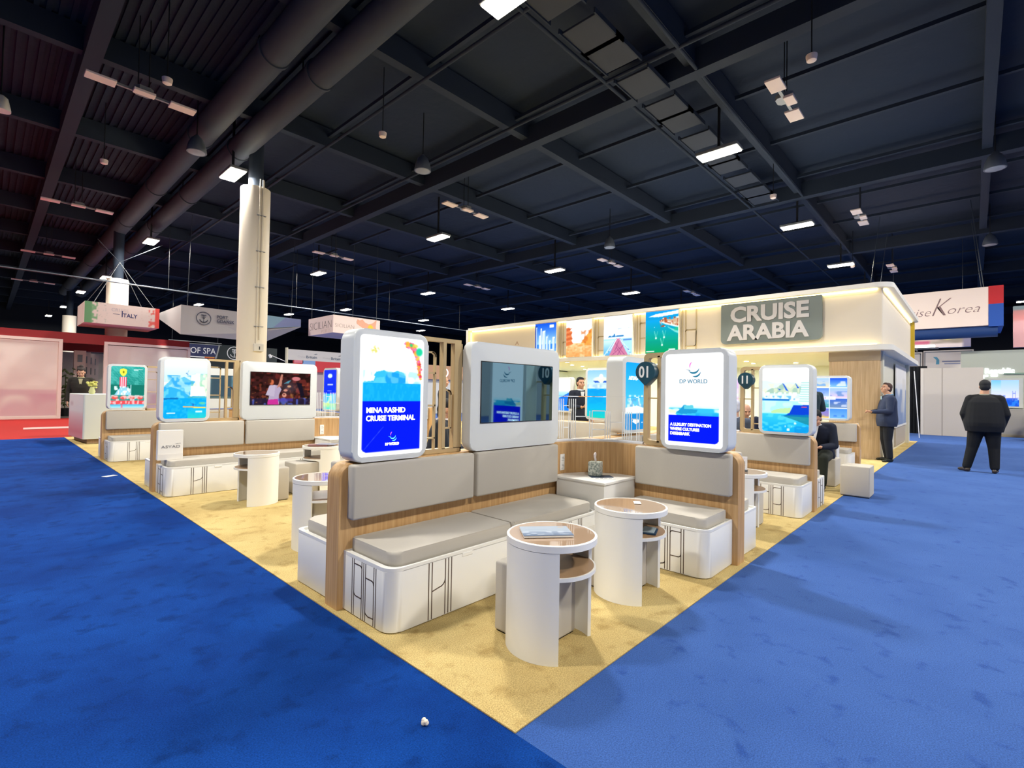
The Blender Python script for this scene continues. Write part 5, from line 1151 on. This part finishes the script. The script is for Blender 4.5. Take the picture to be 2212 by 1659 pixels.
# ------------------------------------------------------------------ right side behind the pavilion
GW = mat('plain_wall_grey', 'c9c0b6', .6); PG = mat('pale_green_wall', 'b9bfb4', .6)
t = thing('partition_wall', 'plain beige wall with one upright seam beyond the blue aisle', 'wall panel', (24.8, 0, 0))
bm = B(); box(bm, 0, .3, -1.67, .2, 0, 2.72); obj('panel', bm, GW, t)
bm = B(); box(bm, -.004, 0, -.475, -.463, 0, 2.72); obj('seam', bm, LINE, t)
bm = B(); box(bm, -.01, 0, .1, .2, 0, 2.72); obj('edge_strip', bm, mat('strip_pale', 'd8d0c6', .6), t)
t = thing('dark_curtain', 'black curtained gap between the pavilion and the beige wall', 'curtain', (25.6, 1.4, 0))
bm = B()
for k in range(22): cyl(bm, (.03*(k % 2), -1.3+k*.12, 0), (.03*(k % 2), -1.3+k*.12, 2.85), .07, n=10)
obj('cloth', bm, mat('black_cloth', '14161c', .9), t, True)
t = thing('leaning_pole', 'white pole leaning in the dark gap', 'pole', (22.3, .08, 0)); bm = B(); tube(bm, [(0, 0, 0), (.1, .16, 2.5)], .014, 8); obj('pole', bm, mat('banner_white', 'f0f0f0', .5), t, True)
t = thing('booth_block', 'pale green-grey wall with glowing letters ending in Republic', 'exhibition booth', (27, 0, 0))
bm = B(); box(bm, 0, .3, -9, -1.0, 0, 3.52); obj('wall', bm, PG, t)
bm = B(); box(bm, -.6, 0, -9, -1.72, 0, 1.12); obj('counter', bm, mat('counter_grey', 'b9b4aa', .6), t)
bm = B(); box(bm, -.62, 0, -9, -1.72, 0, .1); obj('skirting', bm, mat('skirt_tan', 'b5a98e', .6), t)
bm = B(); box(bm, -.08, 0, -2.85, -1.85, 1.15, 2.36); obj('screen_frame', bm, mat('frame_pale', 'c4c8c6', .5), t)
q = picture('screen', pic_bridge(), -.4, .4, 1.22, 2.28, 0, t, PIC, 0, .01); q.rotation_euler = (0, 0, -PI/2); q.location = (-.085, -2.33, 0)
o = lettering('lettering', 'Dominican Republic', .3, (-.02, -.55, 2.57), t, mat('white_neon', 'ffffff', .5, em='f4f8ff', ems=3), fit=2.05, bold=.012); o.rotation_euler = (0, 0, -PI/2)
bm = B(); box(bm, -.03, 0, -1.72, -1.69, 2.36, 2.50); box(bm, -.03, 0, -1.84, -1.74, 2.44, 2.50); box(bm, -.03, 0, -2.12, -1.92, 2.44, 2.52); obj('neon_strokes', bm, mat('white_neon', 'ffffff', .5, em='f4f8ff', ems=3), t)
bm = B(); box(bm, -.05, 0, -2.95, -2.3, 2.52, 2.58); obj('green_strip', bm, mat('strip_green', '7d9a8c', .6), t)
bm = B(); box(bm, -.1, 0, -5, -3.25, .9, 2.6); obj('yellow_panel', bm, mat('panel_olive', 'b0ac68', .6), t)
t = thing('counter_front', 'orange printed counter front at the right edge of the picture', 'counter', (24.3, -3.55, 0)); bm = B(); box(bm, -.3, .3, -.8, .72, 0, 1.15); obj('body', bm, mat('orange_front', 'd8795a', .6), t); bm = B(); box(bm, -.32, .32, -.82, .74, 1.15, 1.2); obj('worktop', bm, mat('top_white', 'dcdcd8', .5), t)
bm = B(); box(bm, -.31, .31, -.81, .73, 0, .6); obj('lower_panel', bm, mat('lower_grey', 'b8bcc0', .6), t)
t = thing('light_box_wall', 'white framed light panels with a blue swirl above the beige wall', 'wall panel', (29, 0, 0))
bm = B(); box(bm, 0, .2, -1.4, .35, 2.9, 3.75); box(bm, 0, .2, .4, 2.5, 2.9, 3.7); obj('panel', bm, mat('panel_lit', 'e4dcd4', .5, em='e8dcd0', ems=.15), t)
bm = B(); box(bm, -.01, 0, -1.36, -1.32, 2.95, 3.7); box(bm, -.01, 0, -1.36, .3, 3.66, 3.7); box(bm, -.01, 0, .28, .32, 2.95, 3.7); box(bm, -.01, 0, .44, 2.5, 3.6, 3.64); box(bm, -.01, 0, .44, .48, 2.95, 3.64); obj('frame_line', bm, GREYM, t)
bm = B(); prism(bm, [(.0, 3.45), (-.14, 3.44), (-.22, 3.3), (-.22, 3.1), (-.1, 3.1), (-.12, 3.3)], -.012, 0, 'x'); obj('swirl', bm, mat('swirl_blue', '6ab4d0', .6), t)
bm = B(); box(bm, -.012, 0, -.95, -.32, 3.2, 3.26); box(bm, -.012, 0, -.95, -.4, 3.1, 3.15); obj('print_bar', bm, mat('print_lilac', 'a8aec8', .6), t)
t = thing('floodlight', 'bright white strip lamp over the beige wall', 'lamp', (27.6, .25, 3.78)); bm = B(); box(bm, -.1, .1, -.38, .3, 0, .12, .02); obj('body', bm, mat('flood_emit', 'ffffff', .5, em='ffffff', ems=6), t); bm = B(); box(bm, -.14, .14, -.5, .9, -.05, 0); box(bm, .1, 1.45, .3, .36, -.04, 0); obj('bracket', bm, GREYM, t)
t = thing('distant_banner', 'colourful picture banner under the blue roll of the script sign', 'banner', (31, .2, 4.05))
pb = Pic(60, 26, 'c8b4ae'); pb.mottle(0, 1, '8a8678', 6, 5, .8, 501); pb.mottle(0, 1, 'e0d0cc', 8, 5, .7, 502); pb.ell(.75, .7, .1, .35, 'd8cc78'); pb.ell(.82, .6, .06, .2, '6ab0b8'); pb.rect(0, .2, .55, .36, 'c05c7c'); pb.rect(0, 0, 1, .18, 'e4d8d8'); pb.rect(.92, 0, 1, 1, '8a86a0')
cable(t, [(.1, 1.5, .9), (.1, 1.5, 5.6)]); cable(t, [(.1, -1.2, .9), (.1, -1.2, 5.6)]); q = picture('print', pb, -1.9, 1.5, 0, 1.0, 0, t, PRINT, 0, .3); q.rotation_euler = (0, 0, -PI/2)
t = thing('distant_banner', 'pink banner with dark bird marks at the right edge', 'banner', (30, -2.7, 3.85))
pb = Pic(40, 40, 'd8a4a8'); pb.rect(0, .88, 1, 1, '6f8086'); pb.grad(.66, .9, 'd88a88', 'b07a78'); pb.mottle(.3, .7, 'c8948f', 4, 4, .5, 511); pb.line(.2, .42, .3, .36, .02, '7a4a5a'); pb.line(.7, .44, .78, .36, .02, '7a4a5a')
cable(t, [(.1, -.4, 1.8), (.1, -.4, 5.8)]); q = picture('print', pb, 0, 2.6, 0, 1.85, 0, t, PRINT, 0, .3); q.rotation_euler = (0, 0, -PI/2)

# ------------------------------------------------------------------ people
def cap(bm, p0, p1, r0, r1=None, n=14):
    """capsule with tapering radius"""
    r1 = r0 if r1 is None else r1; cyl(bm, p0, p1, r0, r1, n); ell(bm, p0, (r0, r0, r0), n, 8); ell(bm, p1, (r1, r1, r1), n, 8)
def loft(bm, secs, n=24):
    """closed loft through (cx, cy, z, rx, ry[, power])"""
    R_ = []
    for s in secs:
        cx, cy, z, rx, ry = s[:5]; e = s[5] if len(s) > 5 else 1.0
        R_.append([bm.verts.new((cx+rx*math.copysign(abs(math.cos(a))**e, math.cos(a)), cy+ry*math.copysign(abs(math.sin(a))**e, math.sin(a)), z)) for a in [2*PI*k/n for k in range(n)]])
    for a, b in zip(R_[:-1], R_[1:]):
        for k in range(n): bm.faces.new((a[k], a[(k+1) % n], b[(k+1) % n], b[k]))
    bm.faces.new(R_[0][::-1]); bm.faces.new(R_[-1])
def fuse(name, bm, m, parent, voxel=.012, smooth=3):
    """fuse overlapping solids into one continuous skin"""
    bmesh.ops.recalc_face_normals(bm, faces=bm.faces)
    me = bpy.data.meshes.new(name); bm.to_mesh(me); bm.free()
    o = bpy.data.objects.new(name, me); COL.objects.link(o)
    r = o.modifiers.new('r', 'REMESH'); r.mode = 'VOXEL'; r.voxel_size = voxel
    if smooth: s = o.modifiers.new('s', 'SMOOTH'); s.iterations = smooth; s.factor = .5
    dg = bpy.context.evaluated_depsgraph_get(); dg.update()
    ne = bpy.data.meshes.new_from_object(o.evaluated_get(dg)); bpy.data.objects.remove(o)
    ne.name = name; ne.materials.clear(); ne.materials.append(m); ne.shade_smooth()
    q = bpy.data.objects.new(name, ne); link(q, parent); return q
V = Vector
def hand(bm, w, d, side, curl=.5, s=1.0):
    """five separate fingers on a palm; w wrist, d pointing direction, side = across-palm direction towards the thumb"""
    d = V(d).normalized(); sd = V(side); sd = (sd-d*sd.dot(d)).normalized(); nrm = d.cross(sd)
    pc = V(w)+d*.05*s; 
    cap(bm, V(w), V(w)+d*.02*s, .024*s, .026*s, 10)
    for k in (-1.5, -.5, .5, 1.5): cap(bm, V(w)+d*.015*s+sd*k*.012*s, V(w)+d*.085*s+sd*k*.0185*s, .014*s, .0125*s, 8)
    for k, L in ((1.5, .068), (.5, .078), (-.5, .072), (-1.5, .056)):
        p = V(w)+d*.088*s+sd*k*.019*s; a = 0; q = p
        for j, f in enumerate((.45, .32, .23)):
            a += curl*(.5, .8, .6)[j]; e = q+(d*math.cos(a)-nrm*math.sin(a))*L*f*s; cap(bm, q, e, (.0095-.0008*j)*s, (.009-.0009*j)*s, 8); q = e
    p = V(w)+d*.025*s+sd*.026*s; q = p+(d*.55+sd*.75-nrm*.2).normalized()*.038*s; cap(bm, p, q, .0125*s, .011*s, 8); cap(bm, q, q+(d*.9+sd*.25-nrm*.3).normalized()*.034*s, .011*s, .0085*s, 8)
SKIN = {'light': mat('skin_light', 'c99b82', .55), 'tan': mat('skin_tan', 'b0826a', .55)}
def person(label, loc, rz, J, skin='light', jacket='16233c', trousers='10151f', shirt='dfe8f0', hair='2a2220', shoe='241d1a', bald=False, fat=0.0, head_rot=(0, 0, 0), group=None, collar=True, vox=.011, curl=.6, hairlong=False, tail=.0, cat='person', lanyard=None, glasses=False, stretch=1.0):
    """J: joints (local metres, facing -y): pelvis, chest, neck, head, shL/shR, elL/elR, wrL/wrR, hipL/hipR, knL/knR, anL/anR, toe directions"""
    t = thing('person', label, cat, loc, rz, group); sk = SKIN[skin]
    j = {k: V(v) for k, v in J.items()}
    HR = Matrix.Rotation(head_rot[2], 3, 'Z') @ Matrix.Rotation(head_rot[0], 3, 'X') @ Matrix.Rotation(head_rot[1], 3, 'Y')
    H = j['head']
    def h(p): return H+HR @ V(p)
    bm = B()
    ell(bm, h((0, .008, .03)), (.077, .096, .098), 20, 14, HR); ell(bm, h((0, -.028, -.045)), (.06, .062, .068), 18, 12, HR); ell(bm, h((0, -.05, -.085)), (.034, .032, .03), 12, 8, HR)
    cap(bm, h((0, -.088, .012)), h((0, -.106, -.022)), .010, .0145, 10); ell(bm, h((0, -.082, -.057)), (.024, .013, .009), 10, 6, HR)
    cap(bm, h((-.034, -.082, .034)), h((.034, -.082, .034)), .010, .010, 8)
    for s in (-1, 1): ell(bm, h((s*.078, .008, -.005)), (.011, .02, .033), 10, 8, HR); ell(bm, h((s*.045, -.055, -.03)), (.025, .03, .028), 10, 8, HR)
    cap(bm, h((0, .02, -.07)), j['neck']-V((0, 0, .03)), .058+.01*fat, .066+.012*fat, 16)
    # trunk and limbs under the clothes keep the body one piece
    cap(bm, j['neck']-V((0, 0, .03)), j['chest'], .06, .10); cap(bm, j['chest'], j['pelvis'], .10, .11)
    for s in 'LR':
        cap(bm, j['chest']+V((0, 0, .05)), j['sh'+s], .06, .045); cap(bm, j['sh'+s], j['el'+s], .043, .036); cap(bm, j['el'+s], j['wr'+s], .036, .024)
        d = (j['wr'+s]-j['el'+s]).normalized(); hand(bm, j['wr'+s], J.get('hd'+s, d), J.get('th'+s, (0, -1, .2)), curl)
        cap(bm, j['pelvis'], j['hip'+s], .1, .075); cap(bm, j['hip'+s], j['kn'+s], .07, .048); cap(bm, j['kn'+s], j['an'+s], .047, .034)
    fuse('body', bm, sk, t, .0075, 2)
    EY = mat('eye_dark', '1c1614', .3)
    for s in (-1, 1):
        bm = B(); ell(bm, h((s*.031, -.0865, .018)), (.011, .006, .006), 10, 6, HR); obj('eye', bm, EY, t, True)
    bm = B(); ell(bm, h((0, -.0945, -.056)), (.022, .004, .0035), 10, 6, HR); obj('mouth', bm, mat('lip_dark', '8a5348', .5), t, True)
    if glasses:
        bm = B()
        for s in (-1, 1): tube(bm, [h((s*.031+.022*math.cos(a), -.10, .016+.018*math.sin(a))) for a in [k*PI/6 for k in range(13)]], .0022, 5); tube(bm, [h((s*.053, -.1, .02)), h((s*.08, .0, .012))], .002, 5)
        tube(bm, [h((-.01, -.1, .02)), h((.01, -.1, .02))], .002, 5); obj('glasses', bm, DARK, t)
    HM = mat('hair_'+hair, hair, .75)
    if not bald:
        bm = B(); ell(bm, h((0, .026, .052)), (.088, .094, .094), 22, 14, HR); ell(bm, h((0, .05, -.0)), (.082, .072, .085), 20, 12, HR); ell(bm, h((0, -.035, .098)), (.058, .05, .035), 14, 8, HR)
        if hairlong: ell(bm, h((0, .06, -.1)), (.095, .06, .13), 16, 10, HR); ell(bm, h((0, .05, .15)), (.045, .045, .04), 12, 8, HR)
        fuse('hair', bm, HM, t, .008, 2)
    # jacket
    P, Cc, Nk = j['pelvis'], j['chest'], j['neck']; f = fat; bm = B()
    ax = (Nk-P); 
    def sec(tt, rx, ry, dy=0, e=.85): p = P+ax*tt; return (p.x, p.y+dy, p.z, rx, ry, e)
    cy = lambda tt: (Cc.y-(P+ax*((Cc.z-P.z)/(ax.z+1e-6))).y)
    loft(bm, [sec(-.24-tail, .185+.12*f, .135+.12*f, .005), sec(-.12, .195+.14*f, .145+.15*f), sec(.0, .185+.16*f, .14+.17*f, -.01*f), sec(.25, .17+.17*f, .125+.17*f, -.02*f), sec(.5, .185+.13*f, .13+.12*f, -.01), sec(.72, .2+.08*f, .13+.07*f), sec(.88, .17+.05*f, .11+.04*f), sec(.98, .085+.02*f, .075+.02*f)])
    for s in 'LR':
        cap(bm, P+ax*.86+V((0, 0, 0)), j['sh'+s], .085+.02*f, .072+.02*f); cap(bm, j['sh'+s], j['el'+s], .070+.03*f, .057+.02*f); cap(bm, j['el'+s], j['el'+s].lerp(j['wr'+s], .96), .056+.02*f, .041+.012*f)
    fuse('jacket', bm, mat('suit_'+jacket, jacket, .85, bump=(12, .15, .01)), t, vox, 3)
    if collar:
        bm = B(); n0 = Nk+V((0, -.0, -.01)); lathe(bm, [(.066, -.03), (.078, -.03), (.076, .018), (.07, .02), (.062, .0)], n=24)
        bm.transform(Matrix.Translation(n0) @ Matrix.Diagonal((1+.15*f, 1.05+.15*f, 1, 1))); obj('shirt_collar', bm, mat('shirt_'+shirt, shirt, .7), t, True)
        bm = B(); prism(bm, [(-.045, .0), (.045, .0), (.0, -.24)], -.008, 0, 'y'); bm.transform(Matrix.Translation(P+ax*.93+V((0, -(.118+.05*f), 0)))); obj('shirt_front', bm, mat('shirt_'+shirt, shirt, .7), t)
    if lanyard:
        bm = B(); tube(bm, [Nk+V((.083*math.sin(a), .083*math.cos(a)*1.05, -.012-.02*math.cos(a+PI))) for a in [k*PI/10-PI for k in range(21)]], .006, 6); obj('lanyard', bm, mat('lanyard_blue', lanyard, .6), t)
    # trousers
    bm = B(); loft(bm, [(P.x, P.y, P.z-.12, .15+.1*f, .12+.1*f), (P.x, P.y, P.z-.02, .168+.13*f, .128+.15*f), (P.x, P.y, P.z+.12, .155+.13*f, .115+.15*f)])
    for s in 'LR':
        a, b, c = j['hip'+s], j['kn'+s], j['an'+s]; cap(bm, a, b, .098+.06*f, .072+.03*f); cap(bm, b, c+(b-c).normalized()*.03, .070+.03*f, .058+.02*f)
    fuse('trousers', bm, mat('suit_'+trousers, trousers, .85), t, vox, 3)
    for s in 'LR':
        a = j['an'+s]; d = V(J.get('toe'+s, (0, -1, 0))).normalized(); x = d.cross(V((0, 0, 1))); z0 = a.z-.085
        bm = B(); cap(bm, V((a.x, a.y, z0+.045))-d*.04, V((a.x, a.y, z0+.04))+d*.12, .042, .036); ell(bm, V((a.x, a.y, z0+.033))+d*.17, (.045, .045, .03)); cap(bm, V((a.x, a.y, z0+.05)), V((a.x, a.y, z0+.1)), .045, .042)
        for v in bm.verts: v.co.z = max(v.co.z, z0+.004)
        o = fuse('shoe', bm, mat('shoe_'+shoe, shoe, .4), t, .008, 2)
    return t
def stand(**k):
    J = dict(pelvis=(0, 0, .96), chest=(0, .0, 1.28), neck=(0, .015, 1.51), head=(0, -.005, 1.65), shL=(.19, .01, 1.43), shR=(-.19, .01, 1.43), elL=(.24, .03, 1.14), elR=(-.24, .03, 1.14), wrL=(.25, -.04, .89), wrR=(-.25, -.04, .89),
             hipL=(.09, 0, .92), hipR=(-.09, 0, .92), knL=(.10, -.01, .50), knR=(-.10, -.01, .50), anL=(.11, .03, .085), anR=(-.11, .03, .085)); J.update(k); return J
def sit(**k):
    J = dict(pelvis=(0, 0, .53), chest=(0, -.05, .86), neck=(0, -.07, 1.08), head=(0, -.10, 1.22), shL=(.19, -.06, 1.0), shR=(-.19, -.06, 1.0), elL=(.24, -.12, .74), elR=(-.24, -.12, .74), wrL=(.12, -.34, .70), wrR=(-.12, -.34, .70),
             hipL=(.1, -.05, .51), hipR=(-.1, -.05, .51), knL=(.13, -.46, .50), knR=(-.13, -.46, .50), anL=(.12, -.46, .085), anR=(-.12, -.46, .085)); J.update(k); return J

# heavy man seen from behind: legs apart, hands in front pockets
person('heavy man in a black suit seen from behind on the blue carpet', (12.05, -1.57, 0), math.radians(92),
       stand(pelvis=(.02, .0, .99), chest=(.02, .0, 1.30), neck=(.02, .0, 1.55), head=(.01, -.02, 1.70), shL=(.215, .0, 1.45), shR=(-.195, .0, 1.45), elL=(.315, .03, 1.16), elR=(-.285, .03, 1.16), wrL=(.27, -.12, .93), wrR=(-.25, -.12, .93), hdL=(-.3, -.3, -.9), hdR=(.3, -.3, -.9),
             hipL=(.12, 0, .93), hipR=(-.09, 0, .93), knL=(.19, -.02, .50), knR=(-.12, -.03, .50), anL=(.28, .03, .085), anR=(-.13, .03, .085), toeL=(.6, -1, 0), toeR=(-.15, -1, 0)),
       jacket='070c16', trousers='060a12', hair='181b22', shirt='a8a898', fat=.78, head_rot=(0, 0, 0), shoe='3a302a', tail=.08)
person('man in a navy suit by the oak block, looking up to the left', (12.58, .05, 0), math.radians(-159),
       stand(pelvis=(0, 0, .97), chest=(0, .01, 1.30), neck=(0, .03, 1.53), head=(-.0, -.02, 1.665), elR=(-.29, -.02, 1.16), wrR=(-.14, -.26, 1.12), elL=(.27, -.02, 1.15), wrL=(.22, -.32, 1.13), hdR=(.5, -.9, 0), hdL=(-.3, -1, .1),
             hipL=(.1, 0, .92), hipR=(-.1, 0, .92), anL=(.13, .02, .085), anR=(-.15, .05, .085), knR=(-.11, -.02, .5), toeR=(-.3, -1, 0), toeL=(.75, -1, 0)),
       jacket='232f4c', trousers='0f1624', hair='4a3634', shirt='a8cce6', fat=.35, head_rot=(-.32, 0, .45), lanyard='5aa8d8', tail=.06, shoe='1c201c')
person('seated man with dark hair and glasses seen through the first lattice', (2.42, 3.65, 0), math.radians(55), sit(pelvis=(0, 0, .54), head=(0, -.14, 1.19), neck=(0, -.09, 1.07)), hair='17151a', jacket='1a2230', trousers='171b24', glasses=True, head_rot=(.2, 0, 0), fat=.1, shirt='e8e4ea')
ottoman('taupe ottoman under the seated man with glasses', (2.42, 3.65, 0), math.radians(55), .4, .38, .42)
person('standing man in a dark suit far back, seen through the first lattice', (5.75, 7.58, 0), math.radians(60), stand(), hair='9a8478', jacket='1a2232', skin='light', bald=True)
person('man in a dark suit standing left of the sailor cap display', (7.22, 4.78, 0), math.radians(-30), stand(elR=(-.28, -.08, 1.16), wrR=(-.12, -.3, 1.14), hdR=(.4, -1, .2)), hair='1c1a1c', jacket='161d2e')
person('seated white-haired man in a dark grey jacket with his back turned', (6.95, 1.50, 0), math.radians(100), sit(pelvis=(0, 0, .55), neck=(0, -.07, 1.08), head=(0, -.1, 1.23)), hair='c4c8da', jacket='404a5e', shirt='c8c8d0')
person('seated bald man with a moustache facing the viewer behind marker 11', (8.05, 1.70, 0), math.radians(-60), sit(pelvis=(0, 0, .50), neck=(0, -.1, 1.02), head=(0, -.15, 1.16)), bald=True, jacket='1a2440', skin='light', head_rot=(.3, 0, .1))
ottoman('taupe ottoman under the white-haired man', (6.95, 1.50, 0), .2, .4, .38, .43)
ottoman('taupe ottoman under the bald man with a moustache', (8.05, 1.70, 0), .5, .4, .38, .38)
person('seated person in a black coat leaning forward beside the yacht light box', (7.75, .44, 0), math.radians(-88), sit(pelvis=(0, .06, .55), chest=(0, -.12, .84), neck=(0, -.22, 1.0), head=(0, -.33, 1.10), shL=(.19, -.16, .96), shR=(-.19, -.16, .96), elL=(.24, -.20, .68), elR=(-.25, -.2, .68), wrL=(.10, -.40, .66), wrR=(-.10, -.42, .66)), jacket='141c30', trousers='1c221c', hair='141a20', head_rot=(.5, 0, 0), shirt='c8ccd4', fat=.15)
person('standing person in a dark teal jacket mostly hidden by the yacht light box', (8.95, .84, 0), math.radians(140), stand(neck=(0, .015, 1.55), head=(0, -.02, 1.69), shL=(.19, .01, 1.47), shR=(-.19, .01, 1.47), elL=(.29, -.02, 1.22), elR=(-.29, -.02, 1.22), wrL=(.05, -.24, 1.2), wrR=(-.05, -.24, 1.18), hdL=(-1, -.1, 0), hdR=(1, -.1, 0)), jacket='1e3640', hair='3a3c3c', trousers='1a2026')
pw_ = person('dark-haired woman in a patterned black top behind the far left counter', (.34, 17.0, 0), math.radians(-10), stand(pelvis=(0, 0, .96), neck=(0, -.02, 1.5), head=(0, -.06, 1.62)), hair='2c2222', jacket='28241f', hairlong=True, head_rot=(.4, 0, 0), shirt='b8b08a')
pw_.scale = (1.08, 1.08, 1.1)
person('person with black hair in a white top at the right edge', (25.1, -3.35, 0), math.radians(80), stand(), hair='16161c', jacket='c8c8c4', trousers='30343c', shirt='d8d8d8', hairlong=True)
